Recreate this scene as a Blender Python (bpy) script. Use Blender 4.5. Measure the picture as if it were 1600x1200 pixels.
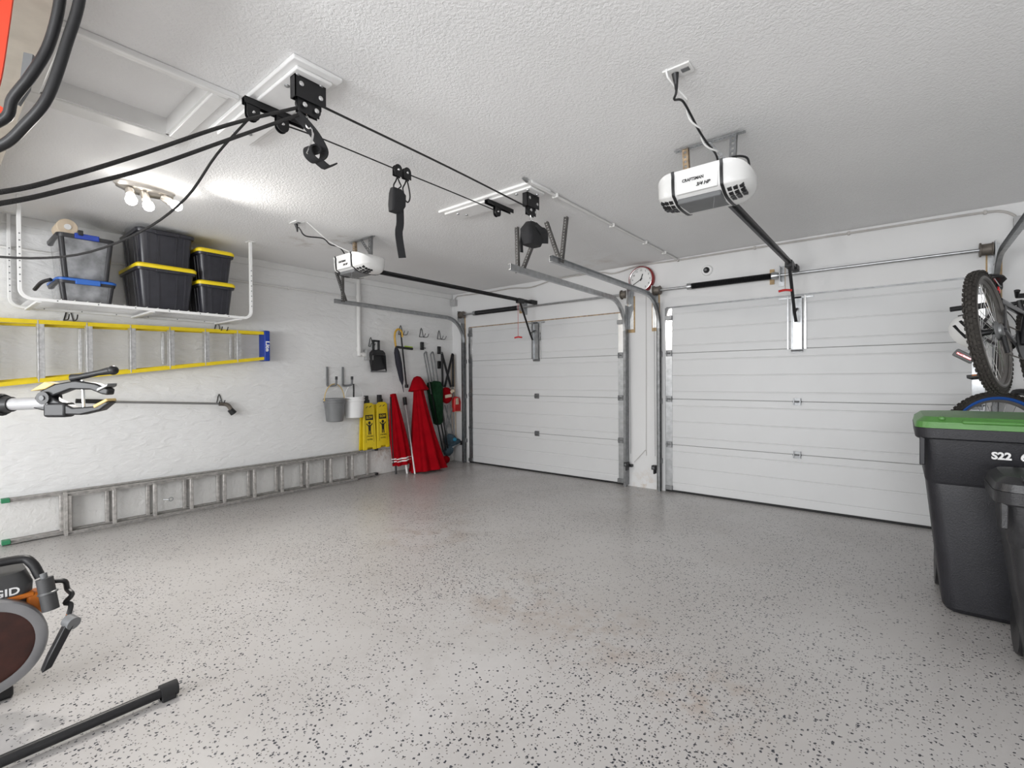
import bpy, bmesh, math, random
from mathutils import Vector, Matrix, Euler
random.seed(7)
for o in list(bpy.data.objects):
    bpy.data.objects.remove(o)
scene = bpy.context.scene
COL = scene.collection
R = math.radians

# ------------------------------------------------------------------ camera
cam_d = bpy.data.cameras.new('camera')
cam = bpy.data.objects.new('camera', cam_d)
COL.objects.link(cam)
scene.camera = cam
cam_d.sensor_width = 36.0
cam_d.lens = 36.0 * 751.6 / 1600.0
cam_d.clip_start = 0.02
yaw, pit, rol = R(39.0), R(-0.6), R(-0.35)
fw = Vector((-math.sin(yaw) * math.cos(pit), math.cos(yaw) * math.cos(pit), math.sin(pit)))
rt = Vector((math.cos(yaw), math.sin(yaw), 0))
up = rt.cross(fw)
rt2 = rt * math.cos(rol) + up * math.sin(rol)
up2 = rt2.cross(fw)
mw = Matrix((rt2, up2, -fw)).transposed().to_4x4()
mw.translation = Vector((5.684, -5.4875, 1.32))
cam.matrix_world = mw

# ------------------------------------------------------------------ world, lights, exposure
world = bpy.data.worlds.new('world')
scene.world = world
world.use_nodes = True
world.node_tree.nodes['Background'].inputs[0].default_value = (0.9, 0.95, 1, 1)
world.node_tree.nodes['Background'].inputs[1].default_value = 0.3
scene.view_settings.view_transform = 'Standard'
scene.view_settings.look = 'None'
scene.view_settings.gamma = 1.0
scene.view_settings.exposure = 0.68
scene.view_settings.use_curve_mapping = False
scene.cycles.caustics_reflective = False
scene.cycles.caustics_refractive = False
scene.cycles.sample_clamp_indirect = 4.0
scene.cycles.blur_glossy = 1.0
LAMP_W = 38.0        # each of the three bulbs of the spot lamp
FILL_W = 62.0         # each fill light added at the unseen back wall

def area(name, loc, sx, sy, w, col=(1, 0.985, 0.96)):
    d = bpy.data.lights.new(name, 'AREA')
    d.shape = 'RECTANGLE'; d.size = sx; d.size_y = sy; d.energy = w; d.color = col
    o = bpy.data.objects.new(name, d); COL.objects.link(o); o.location = loc
    return o
CEIL = 2.69
YR = -9.0
FILL_WINDOWS = (2.7, 4.6, 6.5)          # centres of three invented windows, added out of view to light the room
for wx in FILL_WINDOWS:
    wl = area('window_daylight', (wx, YR + 0.03, 1.35), 1.3, 1.1, FILL_W, (0.97, 0.985, 1.0))  # area light added at each invented opening to brighten the room evenly
    wl.rotation_euler = (R(90), 0, 0)

# ------------------------------------------------------------------ materials
MATS = {}
def mat(name, col, rough=0.5, metal=0.0, var=0.06, scale=14.0, bump=0.0, bscale=60.0, emit=0.0, coat=0.0, spec=0.5, alpha=1.0, trans=0.0):
    if name in MATS: return MATS[name]
    m = bpy.data.materials.new(name); m.use_nodes = True
    nt = m.node_tree; b = nt.nodes['Principled BSDF']
    tc = nt.nodes.new('ShaderNodeTexCoord')
    nz = nt.nodes.new('ShaderNodeTexNoise'); nz.inputs['Scale'].default_value = scale; nz.inputs['Detail'].default_value = 4
    nt.links.new(tc.outputs['Object'], nz.inputs['Vector'])
    rp = nt.nodes.new('ShaderNodeValToRGB')
    rp.color_ramp.elements[0].position = 0.3; rp.color_ramp.elements[1].position = 0.7
    rp.color_ramp.elements[0].color = tuple(max(0, c * (1 - var)) for c in col) + (1,)
    rp.color_ramp.elements[1].color = tuple(min(1, c * (1 + var)) for c in col) + (1,)
    nt.links.new(nz.outputs['Fac'], rp.inputs['Fac'])
    nt.links.new(rp.outputs['Color'], b.inputs['Base Color'])
    b.inputs['Roughness'].default_value = rough; b.inputs['Metallic'].default_value = metal
    b.inputs['Specular IOR Level'].default_value = spec
    b.inputs['Coat Weight'].default_value = coat
    b.inputs['Transmission Weight'].default_value = trans
    b.inputs['Alpha'].default_value = alpha
    if bump:
        n2 = nt.nodes.new('ShaderNodeTexNoise'); n2.inputs['Scale'].default_value = bscale; n2.inputs['Detail'].default_value = 3
        nt.links.new(tc.outputs['Object'], n2.inputs['Vector'])
        bp = nt.nodes.new('ShaderNodeBump'); bp.inputs['Strength'].default_value = bump; bp.inputs['Distance'].default_value = 0.01
        nt.links.new(n2.outputs['Fac'], bp.inputs['Height']); nt.links.new(bp.outputs['Normal'], b.inputs['Normal'])
    if emit:
        b.inputs['Emission Color'].default_value = (1, 0.97, 0.92, 1); b.inputs['Emission Strength'].default_value = emit
    MATS[name] = m
    return m

def stain_chain(nt, base_socket, stains, coord):
    """mix brown marks, each (x,y,z,radius,colour,amount), with noisy edges onto a colour"""
    cur = base_socket
    for i, (x, y, z, r, c, amt) in enumerate(stains):
        vs = nt.nodes.new('ShaderNodeVectorMath'); vs.operation = 'DISTANCE'
        nt.links.new(coord, vs.inputs[0]); vs.inputs[1].default_value = (x, y, z)
        mr = nt.nodes.new('ShaderNodeMapRange'); mr.inputs[1].default_value = r; mr.inputs[2].default_value = r * 0.15
        nt.links.new(vs.outputs['Value'], mr.inputs[0])
        nz = nt.nodes.new('ShaderNodeTexNoise'); nz.inputs['Scale'].default_value = 2.2 / r; nz.inputs['Detail'].default_value = 8; nz.inputs['Roughness'].default_value = 0.7
        nt.links.new(coord, nz.inputs['Vector'])
        mr2 = nt.nodes.new('ShaderNodeMapRange'); mr2.inputs[1].default_value = 0.47; mr2.inputs[2].default_value = 0.68
        nt.links.new(nz.outputs['Fac'], mr2.inputs[0])
        mu = nt.nodes.new('ShaderNodeMath'); mu.operation = 'MULTIPLY'
        nt.links.new(mr.outputs[0], mu.inputs[0]); nt.links.new(mr2.outputs[0], mu.inputs[1])
        mu2 = nt.nodes.new('ShaderNodeMath'); mu2.operation = 'MULTIPLY'; mu2.inputs[1].default_value = amt
        nt.links.new(mu.outputs[0], mu2.inputs[0])
        mx = nt.nodes.new('ShaderNodeMix'); mx.data_type = 'RGBA'
        nt.links.new(mu2.outputs[0], mx.inputs[0]); nt.links.new(cur, mx.inputs[6]); mx.inputs[7].default_value = tuple(c) + (1,)
        cur = mx.outputs[2]
    return cur

def plaster(name, col, scale, strength, dist, stretch=(1, 1, 1), stains=(), rough=0.75, fine=True):
    m = bpy.data.materials.new(name); m.use_nodes = True
    nt = m.node_tree; b = nt.nodes['Principled BSDF']
    tc = nt.nodes.new('ShaderNodeTexCoord')
    mp = nt.nodes.new('ShaderNodeMapping'); mp.inputs['Scale'].default_value = stretch
    nt.links.new(tc.outputs['Object'], mp.inputs['Vector'])
    nz = nt.nodes.new('ShaderNodeTexNoise'); nz.inputs['Scale'].default_value = scale; nz.inputs['Detail'].default_value = 5; nz.inputs['Distortion'].default_value = 0.6
    nt.links.new(mp.outputs['Vector'], nz.inputs['Vector'])
    bp = nt.nodes.new('ShaderNodeBump'); bp.inputs['Strength'].default_value = strength; bp.inputs['Distance'].default_value = dist
    nt.links.new(nz.outputs['Fac'], bp.inputs['Height']); nt.links.new(bp.outputs['Normal'], b.inputs['Normal'])
    n2 = nt.nodes.new('ShaderNodeTexNoise'); n2.inputs['Scale'].default_value = 1.3; n2.inputs['Detail'].default_value = 6
    nt.links.new(tc.outputs['Object'], n2.inputs['Vector'])
    rp = nt.nodes.new('ShaderNodeValToRGB')
    rp.color_ramp.elements[0].position = 0.25; rp.color_ramp.elements[1].position = 0.75
    rp.color_ramp.elements[0].color = tuple(c * 0.95 for c in col) + (1,)
    rp.color_ramp.elements[1].color = tuple(col) + (1,)
    nt.links.new(n2.outputs['Fac'], rp.inputs['Fac'])
    out = stain_chain(nt, rp.outputs['Color'], stains, tc.outputs['Object'])
    nt.links.new(out, b.inputs['Base Color'])
    b.inputs['Roughness'].default_value = rough
    b.inputs['Specular IOR Level'].default_value = 0.3
    return m

BR = (0.30, 0.24, 0.17)
M_CEIL = plaster('ceiling_plaster', (0.92, 0.92, 0.92), 75, 0.4, 0.012,
                 stains=[(1.12, -3.05, CEIL, 0.32, (0.42, 0.37, 0.31), 0.8), (1.45, -2.85, CEIL, 0.22, (0.42, 0.37, 0.31), 0.7), (0.4, -3.9, CEIL, 0.35, (0.55, 0.47, 0.33), 0.6), (2.9, -0.4, CEIL, 0.6, (0.55, 0.46, 0.38), 0.35)])
M_WALL_L = plaster('trowelled_wall', (0.85, 0.85, 0.845), 9, 0.5, 0.03, stretch=(1, 0.9, 2.2))
M_WALL = plaster('painted_wall', (0.80, 0.80, 0.80), 60, 0.12, 0.006, stains=[(3.3, 0, 0.02, 0.25, (0.50, 0.36, 0.22), 0.8)])
M_LEDGE = plaster('peeling_concrete', (0.78, 0.77, 0.75), 18, 0.5, 0.02,
                  stains=[(0.03, -1.55, 0.33, 0.20, (0.36, 0.24, 0.15), 1), (0.03, -1.38, 0.31, 0.16, (0.33, 0.20, 0.11), 1), (0.03, -1.1, 0.28, 0.3, (0.42, 0.33, 0.25), 0.9),
                          (0.03, -0.2, 0.1, 0.3, (0.45, 0.38, 0.31), 0.8)])
M_WHITE = mat('white_paint', (0.86, 0.86, 0.855), 0.45, var=0.02)
M_TRIM = mat('white_trim', (0.80, 0.80, 0.79), 0.4, var=0.02)
M_DOOR = mat('door_white_steel', (0.68, 0.685, 0.69), 0.42, var=0.015, scale=3, bump=0.05, bscale=220)
M_BEAM = mat('beige_beam', (0.50, 0.45, 0.38), 0.7)
M_RUBBER = mat('black_rubber', (0.015, 0.015, 0.016), 0.7)
M_BLACK = mat('black_plastic', (0.012, 0.012, 0.0135), 0.42)
M_BLACKM = mat('black_powdercoat', (0.010, 0.010, 0.0115), 0.4, metal=0.1)
M_ROPE = mat('dark_rope', (0.035, 0.034, 0.034), 0.9, bump=0.8, bscale=300)
M_FAB = mat('black_webbing', (0.02, 0.02, 0.022), 0.85, bump=0.3, bscale=400)
M_GALV = mat('galvanised_steel', (0.45, 0.46, 0.47), 0.33, metal=0.9, var=0.15, scale=20)
M_GALVD = mat('dull_galvanised_steel', (0.25, 0.255, 0.26), 0.42, metal=0.85, var=0.2, scale=25)
M_CHROME = mat('bright_steel', (0.8, 0.8, 0.8), 0.2, metal=1.0, var=0.03)
M_RUST = mat('rusty_steel', (0.40, 0.30, 0.20), 0.6, metal=0.4, var=0.45, scale=30)
M_DRUM = mat('worn_drum_metal', (0.17, 0.15, 0.13), 0.55, metal=0.6, var=0.3)
M_WOOD = mat('tan_wood', (0.48, 0.33, 0.17), 0.6, var=0.25, scale=25)
M_GREYP = mat('grey_plastic', (0.16, 0.165, 0.17), 0.5)
M_LENS = mat('white_lens', (0.82, 0.82, 0.81), 0.25, var=0.01)
M_NICKEL = mat('brushed_nickel', (0.62, 0.58, 0.53), 0.3, metal=0.9)
M_BULB = mat('lit_bulb', (1, 1, 1), 0.3, var=0.0, emit=14)
M_YEL = mat('yellow_fibreglass', (0.82, 0.62, 0.015), 0.4, var=0.05)
M_YELL = mat('yellow_lid_plastic', (0.90, 0.68, 0.015), 0.4, var=0.03)
M_ALU = mat('aluminium', (0.60, 0.60, 0.60), 0.42, metal=0.7, var=0.18, scale=40)
M_ALUD = mat('weathered_aluminium', (0.50, 0.48, 0.46), 0.5, metal=0.5, var=0.25, scale=30)
M_BLUE = mat('blue_plastic', (0.012, 0.05, 0.36), 0.4)
M_BLUEL = mat('blue_handle_plastic', (0.03, 0.14, 0.52), 0.4)
M_TOTE = mat('charcoal_tote', (0.030, 0.030, 0.038), 0.33, var=0.15)
M_TOTEG = mat('smoky_clear_tote', (0.22, 0.225, 0.235), 0.12, var=0.55, scale=9, coat=0.6)
M_TOTED = mat('dark_tote_edge', (0.03, 0.03, 0.034), 0.4)
M_BIN = mat('bin_black_plastic', (0.014, 0.014, 0.018), 0.5, var=0.18, scale=8, bump=0.15, bscale=150)
M_BIN2 = mat('bin_grey_plastic', (0.022, 0.022, 0.024), 0.36, var=0.25, scale=12, bump=0.15, bscale=150)
M_LIDG = mat('bin_green_lid', (0.085, 0.24, 0.055), 0.38, var=0.08, bump=0.1, bscale=150)
M_RED = mat('red_canvas', (0.31, 0.003, 0.008), 0.9, var=0.15, scale=8, spec=0.05)
M_REDP = mat('red_plastic', (0.55, 0.02, 0.02), 0.4)
M_CLKR = mat('clock_red', (0.26, 0.012, 0.015), 0.3)
M_GREEN = mat('dark_green_canvas', (0.010, 0.036, 0.016), 0.9, var=0.3, scale=12, spec=0.08)
M_GRNB = mat('green_plastic', (0.03, 0.22, 0.10), 0.5)
M_LIME = mat('lime_plastic', (0.42, 0.60, 0.05), 0.5)
M_CREAM = mat('cream_cloth', (0.70, 0.58, 0.44), 0.8)
M_NAVY = mat('slate_blue_canvas', (0.05, 0.085, 0.11), 0.85, var=0.4, scale=14)
M_TEAL = mat('bright_blue_cloth', (0.03, 0.25, 0.42), 0.7)
M_UMB = mat('navy_black_cloth', (0.02, 0.02, 0.03), 0.8)
M_BUCK = mat('grey_bucket_plastic', (0.20, 0.205, 0.21), 0.45)
M_ORANGE = mat('orange_plastic', (0.55, 0.15, 0.012), 0.45)
M_ORR = mat('orange_red_strap', (0.80, 0.07, 0.03), 0.6)
M_DISC = mat('brown_abrasive', (0.04, 0.011, 0.007), 0.55, var=0.35, scale=22)
M_GUARD = mat('cast_guard_metal', (0.30, 0.30, 0.31), 0.38, metal=0.6)
M_TIRE = mat('tire_rubber', (0.035, 0.031, 0.027), 0.85, var=0.3, scale=60)
M_RIM = mat('rim_grey', (0.20, 0.19, 0.18), 0.4, metal=0.6)
M_BTUBE = mat('bike_tyre_blue', (0.01, 0.09, 0.40), 0.6)
M_FRAME = mat('bike_frame_dark', (0.025, 0.025, 0.03), 0.3, metal=0.3, coat=0.4)
M_FRAMEB = mat('bike_frame_grey_blue', (0.05, 0.055, 0.07), 0.3, metal=0.3, coat=0.4)
M_LIGHTR = mat('red_reflector', (0.75, 0.015, 0.02), 0.15, coat=1)
M_BLK_PRINT = mat('black_print', (0.012, 0.012, 0.012), 0.6)
M_GREY_PRINT = mat('grey_print', (0.08, 0.08, 0.085), 0.5)
M_WHT_PRINT = mat('white_print', (0.82, 0.82, 0.82), 0.6, var=0.1)
M_WIREG = mat('grey_cable', (0.50, 0.48, 0.46), 0.6)
M_PVC = mat('white_pvc', (0.78, 0.775, 0.76), 0.35, var=0.02)
M_GREYR = mat('grey_lance', (0.27, 0.27, 0.27), 0.35, metal=0.5)
M_BOXG = mat('grey_box', (0.42, 0.42, 0.42), 0.5)
M_POSTG = mat('silver_tube', (0.60, 0.60, 0.60), 0.3, metal=0.6)
M_POSTW = mat('stand_grey_tube', (0.46, 0.46, 0.47), 0.35, metal=0.3)

def floor_mat():
    m = bpy.data.materials.new('flake_epoxy_floor'); m.use_nodes = True
    nt = m.node_tree; b = nt.nodes['Principled BSDF']; L = nt.links.new
    tc = nt.nodes.new('ShaderNodeTexCoord')
    base = nt.nodes.new('ShaderNodeTexNoise'); base.inputs['Scale'].default_value = 0.9; base.inputs['Detail'].default_value = 5
    L(tc.outputs['Object'], base.inputs['Vector'])
    rp = nt.nodes.new('ShaderNodeValToRGB')
    rp.color_ramp.elements[0].position = 0.3; rp.color_ramp.elements[1].position = 0.7
    rp.color_ramp.elements[0].color = (0.44, 0.42, 0.408, 1); rp.color_ramp.elements[1].color = (0.51, 0.495, 0.487, 1)
    L(base.outputs['Fac'], rp.inputs['Fac'])
    T = (0.30, 0.215, 0.155); G = (0.33, 0.305, 0.285)
    col = stain_chain(nt, rp.outputs['Color'],
        [(2.55, -2.75, 0, 0.50, T, 0.75), (3.1, -2.5, 0, 0.55, G, 0.6), (3.9, -3.25, 0, 0.55, T, 0.7), (4.45, -3.3, 0, 0.45, T, 0.75),
         (5.05, -3.45, 0, 0.35, (0.33, 0.23, 0.16), 0.7), (1.9, -2.2, 0, 0.9, T, 0.35), (3.3, -0.35, 0, 0.5, (0.26, 0.2, 0.14), 0.5),
         (0.5, -0.5, 0, 0.9, (0.25, 0.22, 0.19), 0.7), (2.2, -0.6, 0, 1.4, G, 0.55), (4.6, -0.9, 0, 1.4, G, 0.5), (4.0, -4.1, 0, 0.8, G, 0.5), (2.4, -3.7, 0, 0.8, G, 0.4)], tc.outputs['Object'])
    # scattered flakes: small chips of dark blue-grey, tan and light
    def flakes(scale, thr, keep, seed):
        nd = nt.nodes.new('ShaderNodeTexNoise'); nd.inputs['Scale'].default_value = scale * 2.2; nd.inputs['Detail'].default_value = 1
        L(tc.outputs['Object'], nd.inputs['Vector'])
        mxv = nt.nodes.new('ShaderNodeVectorMath'); mxv.operation = 'MULTIPLY_ADD'
        L(nd.outputs['Color'], mxv.inputs[0]); mxv.inputs[1].default_value = (0.9 / scale,) * 3
        L(tc.outputs['Object'], mxv.inputs[2])
        mp = nt.nodes.new('ShaderNodeMapping'); mp.inputs['Location'].default_value = (seed, seed * 1.7, 0.0)
        L(mxv.outputs[0], mp.inputs['Vector'])
        v = nt.nodes.new('ShaderNodeTexVoronoi'); v.voronoi_dimensions = '2D'; v.inputs['Scale'].default_value = scale; v.inputs['Randomness'].default_value = 1
        L(mp.outputs[0], v.inputs['Vector'])
        lt = nt.nodes.new('ShaderNodeMath'); lt.operation = 'LESS_THAN'; lt.inputs[1].default_value = thr
        L(v.outputs['Distance'], lt.inputs[0])
        sx = nt.nodes.new('ShaderNodeSeparateColor'); L(v.outputs['Color'], sx.inputs[0])
        dens = nt.nodes.new('ShaderNodeTexNoise'); dens.inputs['Scale'].default_value = 1.1; dens.inputs['Detail'].default_value = 4
        L(tc.outputs['Object'], dens.inputs['Vector'])
        md = nt.nodes.new('ShaderNodeMapRange'); md.inputs[1].default_value = 0.33; md.inputs[2].default_value = 0.68; md.inputs[3].default_value = keep * 0.4; md.inputs[4].default_value = keep * 1.7
        L(dens.outputs['Fac'], md.inputs[0])
        k = nt.nodes.new('ShaderNodeMath'); k.operation = 'LESS_THAN'
        L(sx.outputs[0], k.inputs[0]); L(md.outputs[0], k.inputs[1])
        a = nt.nodes.new('ShaderNodeMath'); a.operation = 'MULTIPLY'
        L(lt.outputs[0], a.inputs[0]); L(k.outputs[0], a.inputs[1])
        return a.outputs[0], sx.outputs[1]
    for scale, thr, keep, seed, c0, c1 in ((62, 0.30, 0.13, 0.0, (0.010, 0.014, 0.024), (0.07, 0.07, 0.08)),
                                           (105, 0.26, 0.17, 3.3, (0.025, 0.03, 0.045), (0.18, 0.16, 0.14))):
        f, cv = flakes(scale, thr, keep, seed)
        cm = nt.nodes.new('ShaderNodeMix'); cm.data_type = 'RGBA'; cm.inputs[6].default_value = c0 + (1,); cm.inputs[7].default_value = c1 + (1,)
        L(cv, cm.inputs[0])
        mx = nt.nodes.new('ShaderNodeMix'); mx.data_type = 'RGBA'
        L(f, mx.inputs[0]); L(col, mx.inputs[6]); L(cm.outputs[2], mx.inputs[7])
        col = mx.outputs[2]
    L(col, b.inputs['Base Color'])
    rn = nt.nodes.new('ShaderNodeTexNoise'); rn.inputs['Scale'].default_value = 2.5; rn.inputs['Detail'].default_value = 5
    L(tc.outputs['Object'], rn.inputs['Vector'])
    rr = nt.nodes.new('ShaderNodeMapRange'); rr.inputs[3].default_value = 0.27; rr.inputs[4].default_value = 0.36
    L(rn.outputs['Fac'], rr.inputs[0]); L(rr.outputs[0], b.inputs['Roughness'])
    bn = nt.nodes.new('ShaderNodeTexNoise'); bn.inputs['Scale'].default_value = 45
    L(tc.outputs['Object'], bn.inputs['Vector'])
    bp = nt.nodes.new('ShaderNodeBump'); bp.inputs['Strength'].default_value = 0.06; bp.inputs['Distance'].default_value = 0.01
    L(bn.outputs['Fac'], bp.inputs['Height']); L(bp.outputs['Normal'], b.inputs['Normal'])
    return m
M_FLOOR = floor_mat()

# ------------------------------------------------------------------ mesh helpers
V = Vector
class MB:
    def __init__(s): s.v = []; s.f = []
    def add(s, vs, fs):
        o = len(s.v); s.v += [V(p) for p in vs]; s.f += [tuple(i + o for i in f) for f in fs]; return s
    def box(s, x0, x1, y0, y1, z0, z1):
        vs = [(x, y, z) for x in (x0, x1) for y in (y0, y1) for z in (z0, z1)]
        return s.add(vs, [(0, 1, 3, 2), (4, 6, 7, 5), (0, 4, 5, 1), (2, 3, 7, 6), (0, 2, 6, 4), (1, 5, 7, 3)])
    def obox(s, c, sz, rot=(0, 0, 0)):
        e = Euler(rot).to_matrix(); h = V(sz) / 2; c = V(c)
        vs = [c + e @ V((a * h.x, b * h.y, d * h.z)) for a in (-1, 1) for b in (-1, 1) for d in (-1, 1)]
        return s.add(vs, [(0, 1, 3, 2), (4, 6, 7, 5), (0, 4, 5, 1), (2, 3, 7, 6), (0, 2, 6, 4), (1, 5, 7, 3)])
    def loft(s, loops, cap=True, closed=True):
        n = len(loops[0]); o = len(s.v)
        for l in loops: s.v += [V(p) for p in l]
        for i in range(len(loops) - 1):
            for j in range(n if closed else n - 1):
                a = o + i * n + j; b = o + i * n + (j + 1) % n
                s.f.append((a, b, b + n, a + n))
        if cap and closed:
            s.f.append(tuple(o + j for j in reversed(range(n)))); s.f.append(tuple(o + (len(loops) - 1) * n + j for j in range(n)))
        return s
    def cyl(s, p0, p1, r0, r1=None, n=14, cap=True):
        r1 = r0 if r1 is None else r1
        p0 = V(p0); p1 = V(p1); d = (p1 - p0).normalized()
        a = d.orthogonal().normalized(); b = d.cross(a)
        ring = lambda p, r: [p + a * (r * math.cos(2 * math.pi * k / n)) + b * (r * math.sin(2 * math.pi * k / n)) for k in range(n)]
        return s.loft([ring(p0, r0), ring(p1, r1)], cap)
    def tube(s, pts, r, n=8, smooth=0, closed=False, flat=None):
        pts = [V(p) for p in pts]
        if smooth: pts = catmull(pts, smooth, closed)
        N = len(pts); rs = r if isinstance(r, (list, tuple)) else [r] * N
        if len(rs) != N: rs = [rs[0] + (rs[-1] - rs[0]) * i / (N - 1) for i in range(N)]
        loops = []; prev = None
        for i, p in enumerate(pts):
            if closed: t = pts[(i + 1) % N] - pts[i - 1]
            else: t = pts[min(i + 1, N - 1)] - pts[max(i - 1, 0)]
            t.normalize()
            a = t.orthogonal().normalized() if prev is None else (prev - t * prev.dot(t))
            if a.length < 1e-5: a = t.orthogonal()
            a.normalize(); prev = a; b = t.cross(a)
            fa, fb = flat or (1, 1)
            loops.append([p + a * (rs[i] * fa * math.cos(2 * math.pi * k / n)) + b * (rs[i] * fb * math.sin(2 * math.pi * k / n)) for k in range(n)])
        if closed: loops.append(loops[0]); return s.loft(loops, False)
        return s.loft(loops, True)
    def ribbon(s, pts, w, th, side, smooth=0):
        """flat strap along pts, w wide along 'side', th thick"""
        pts = [V(p) for p in pts]
        if smooth: pts = catmull(pts, smooth)
        loops = []
        for i, p in enumerate(pts):
            t = (pts[min(i + 1, len(pts) - 1)] - pts[max(i - 1, 0)]).normalized()
            sd = V(side); sd = (sd - t * sd.dot(t)).normalized(); nn = t.cross(sd)
            loops.append([p + sd * w / 2 + nn * th / 2, p - sd * w / 2 + nn * th / 2, p - sd * w / 2 - nn * th / 2, p + sd * w / 2 - nn * th / 2])
        return s.loft(loops)
    def sweep(s, pts, prof, side):
        """closed 2D profile (u along side, v along normal) along a path that lies square to 'side'"""
        pts = [V(p) for p in pts]; sd = V(side).normalized(); loops = []
        for i, p in enumerate(pts):
            t = (pts[min(i + 1, len(pts) - 1)] - pts[max(i - 1, 0)]).normalized()
            nn = sd.cross(t)
            loops.append([p + sd * u + nn * v for u, v in prof])
        return s.loft(loops)
    def lathe(s, prof, c=(0, 0, 0), axis=(0, 0, 1), n=24, wob=None, cap=True):
        ax = V(axis).normalized(); a = ax.orthogonal().normalized(); b = ax.cross(a); c = V(c)
        if abs(ax.z) > 0.999: a, b = V((1, 0, 0)), V((0, 1, 0)) * (1 if ax.z > 0 else -1)
        loops = []
        for r, h in prof:
            l = []
            for k in range(n):
                t = 2 * math.pi * k / n; q = r * (1 + (wob(t, h) if wob else 0))
                l.append(c + ax * h + a * (q * math.cos(t)) + b * (q * math.sin(t)))
            loops.append(l)
        return s.loft(loops, cap)
    def sphere(s, c, rx, ry=None, rz=None, n=16, m=10, rot=None):
        ry = rx if ry is None else ry; rz = rx if rz is None else rz; c = V(c); loops = []
        e = Euler(rot).to_matrix() if rot else Matrix.Identity(3)
        for i in range(m + 1):
            ph = -math.pi / 2 + math.pi * (i + (0.02 if i == 0 else -0.02 if i == m else 0)) / m
            loops.append([c + e @ V((rx * math.cos(ph) * math.cos(2 * math.pi * k / n), ry * math.cos(ph) * math.sin(2 * math.pi * k / n), rz * math.sin(ph))) for k in range(n)])
        return s.loft(loops)
    def prism(s, poly, o, u, v, w):
        """polygon in the plane u,v from origin o, pushed along w"""
        o = V(o); u = V(u); v = V(v); w = V(w)
        l0 = [o + u * a + v * b for a, b in poly]
        return s.loft([l0, [p + w for p in l0]])
    def torus(s, c, axis, R0, r, n=40, m=10):
        ax = V(axis).normalized(); a = ax.orthogonal().normalized(); b = ax.cross(a); c = V(c)
        pts = [c + (a * math.cos(2 * math.pi * k / n) + b * math.sin(2 * math.pi * k / n)) * R0 for k in range(n)]
        return s.tube(pts, r, m, closed=True)
    def build(s, name, m, parent=None, bevel=0.0, sharp=40, world=True, segs=2):
        off = V((0, 0, 0))
        if parent is not None and world:
            rt_ = parent
            while rt_.parent: rt_ = rt_.parent
            off = rt_.location
        me = bpy.data.meshes.new(name)
        me.from_pydata([tuple(p - off) for p in s.v], [], s.f)
        bm = bmesh.new(); bm.from_mesh(me); bmesh.ops.recalc_face_normals(bm, faces=bm.faces[:]); bm.to_mesh(me); bm.free()
        me.materials.append(m)
        for p in me.polygons: p.use_smooth = True
        me.set_sharp_from_angle(angle=R(sharp))
        o = bpy.data.objects.new(name, me); COL.objects.link(o)
        if parent is not None: o.parent = parent
        if bevel:
            md = o.modifiers.new('bevel', 'BEVEL'); md.width = bevel; md.segments = segs; md.limit_method = 'ANGLE'; md.angle_limit = R(35)
        return o

def catmull(p, k, closed=False):
    out = []; n = len(p)
    for i in range(n if closed else n - 1):
        if closed: a, b, c, d = p[i - 1], p[i], p[(i + 1) % n], p[(i + 2) % n]
        else:
            b, c = p[i], p[i + 1]; a = p[i - 1] if i else b * 2 - c; d = p[i + 2] if i + 2 < n else c * 2 - b
        for j in range(k):
            t = j / k
            out.append(0.5 * ((2 * b) + (c - a) * t + (2 * a - 5 * b + 4 * c - d) * t * t + (3 * b - a - 3 * c + d) * t ** 3))
    if not closed: out.append(p[-1])
    return out

def rr(cx, cy, hx, hy, r, z, n=5):
    pts = []
    for sx, sy, a0 in ((1, 1, 0), (-1, 1, 90), (-1, -1, 180), (1, -1, 270)):
        for k in range(n):
            a = R(a0 + 90 * k / (n - 1)); pts.append(V((cx + sx * (hx - r) + r * math.cos(a), cy + sy * (hy - r) + r * math.sin(a), z)))
    return pts

def thing(name, label, cat, loc=(0, 0, 0), rot=(0, 0, 0), group=None):
    o = bpy.data.objects.new(name, None); COL.objects.link(o); o.empty_display_size = 0.05
    o.location = loc; o.rotation_euler = rot
    return tag(o, label, cat, group)
def tag(o, label=None, cat=None, group=None, kind=None):
    if label: o['label'] = label
    if cat: o['category'] = cat
    if group: o['group'] = group
    if kind: o['kind'] = kind
    return o
def struct(o, label=None):
    o['kind'] = 'structure'
    if label: o['label'] = label
    return o
def lab(o, l): o['label'] = l; return o

def text(name, s, size, loc, rot, m, parent, ext=0.0006, width=None, world=True, bold=0.0, shear=0.0):
    cu = bpy.data.curves.new('t', 'FONT'); cu.body = s; cu.size = size; cu.align_x = 'CENTER'; cu.align_y = 'CENTER'
    cu.extrude = ext; cu.offset = bold; cu.shear = shear; cu.resolution_u = 3
    t = bpy.data.objects.new('t', cu); COL.objects.link(t)
    dg = bpy.context.evaluated_depsgraph_get()
    me = bpy.data.meshes.new_from_object(t.evaluated_get(dg))
    bpy.data.objects.remove(t); bpy.data.curves.remove(cu)
    me.name = name; me.materials.clear(); me.materials.append(m)
    if width:
        xs = [v.co.x for v in me.vertices]; k = width / (max(xs) - min(xs)); me.transform(Matrix.Diagonal((k, 1, 1, 1)))
    off = V((0, 0, 0))
    if parent is not None and world:
        r_ = parent
        while r_.parent: r_ = r_.parent
        off = r_.location
    me.transform(Matrix.Translation(V(loc) - off) @ Euler(rot).to_matrix().to_4x4())
    o = bpy.data.objects.new(name, me); COL.objects.link(o); o.parent = parent
    return o
FACE_NY = (R(90), 0, 0)          # lettering that faces -y
FACE_PX = (R(90), 0, R(90))      # lettering that faces +x
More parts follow.
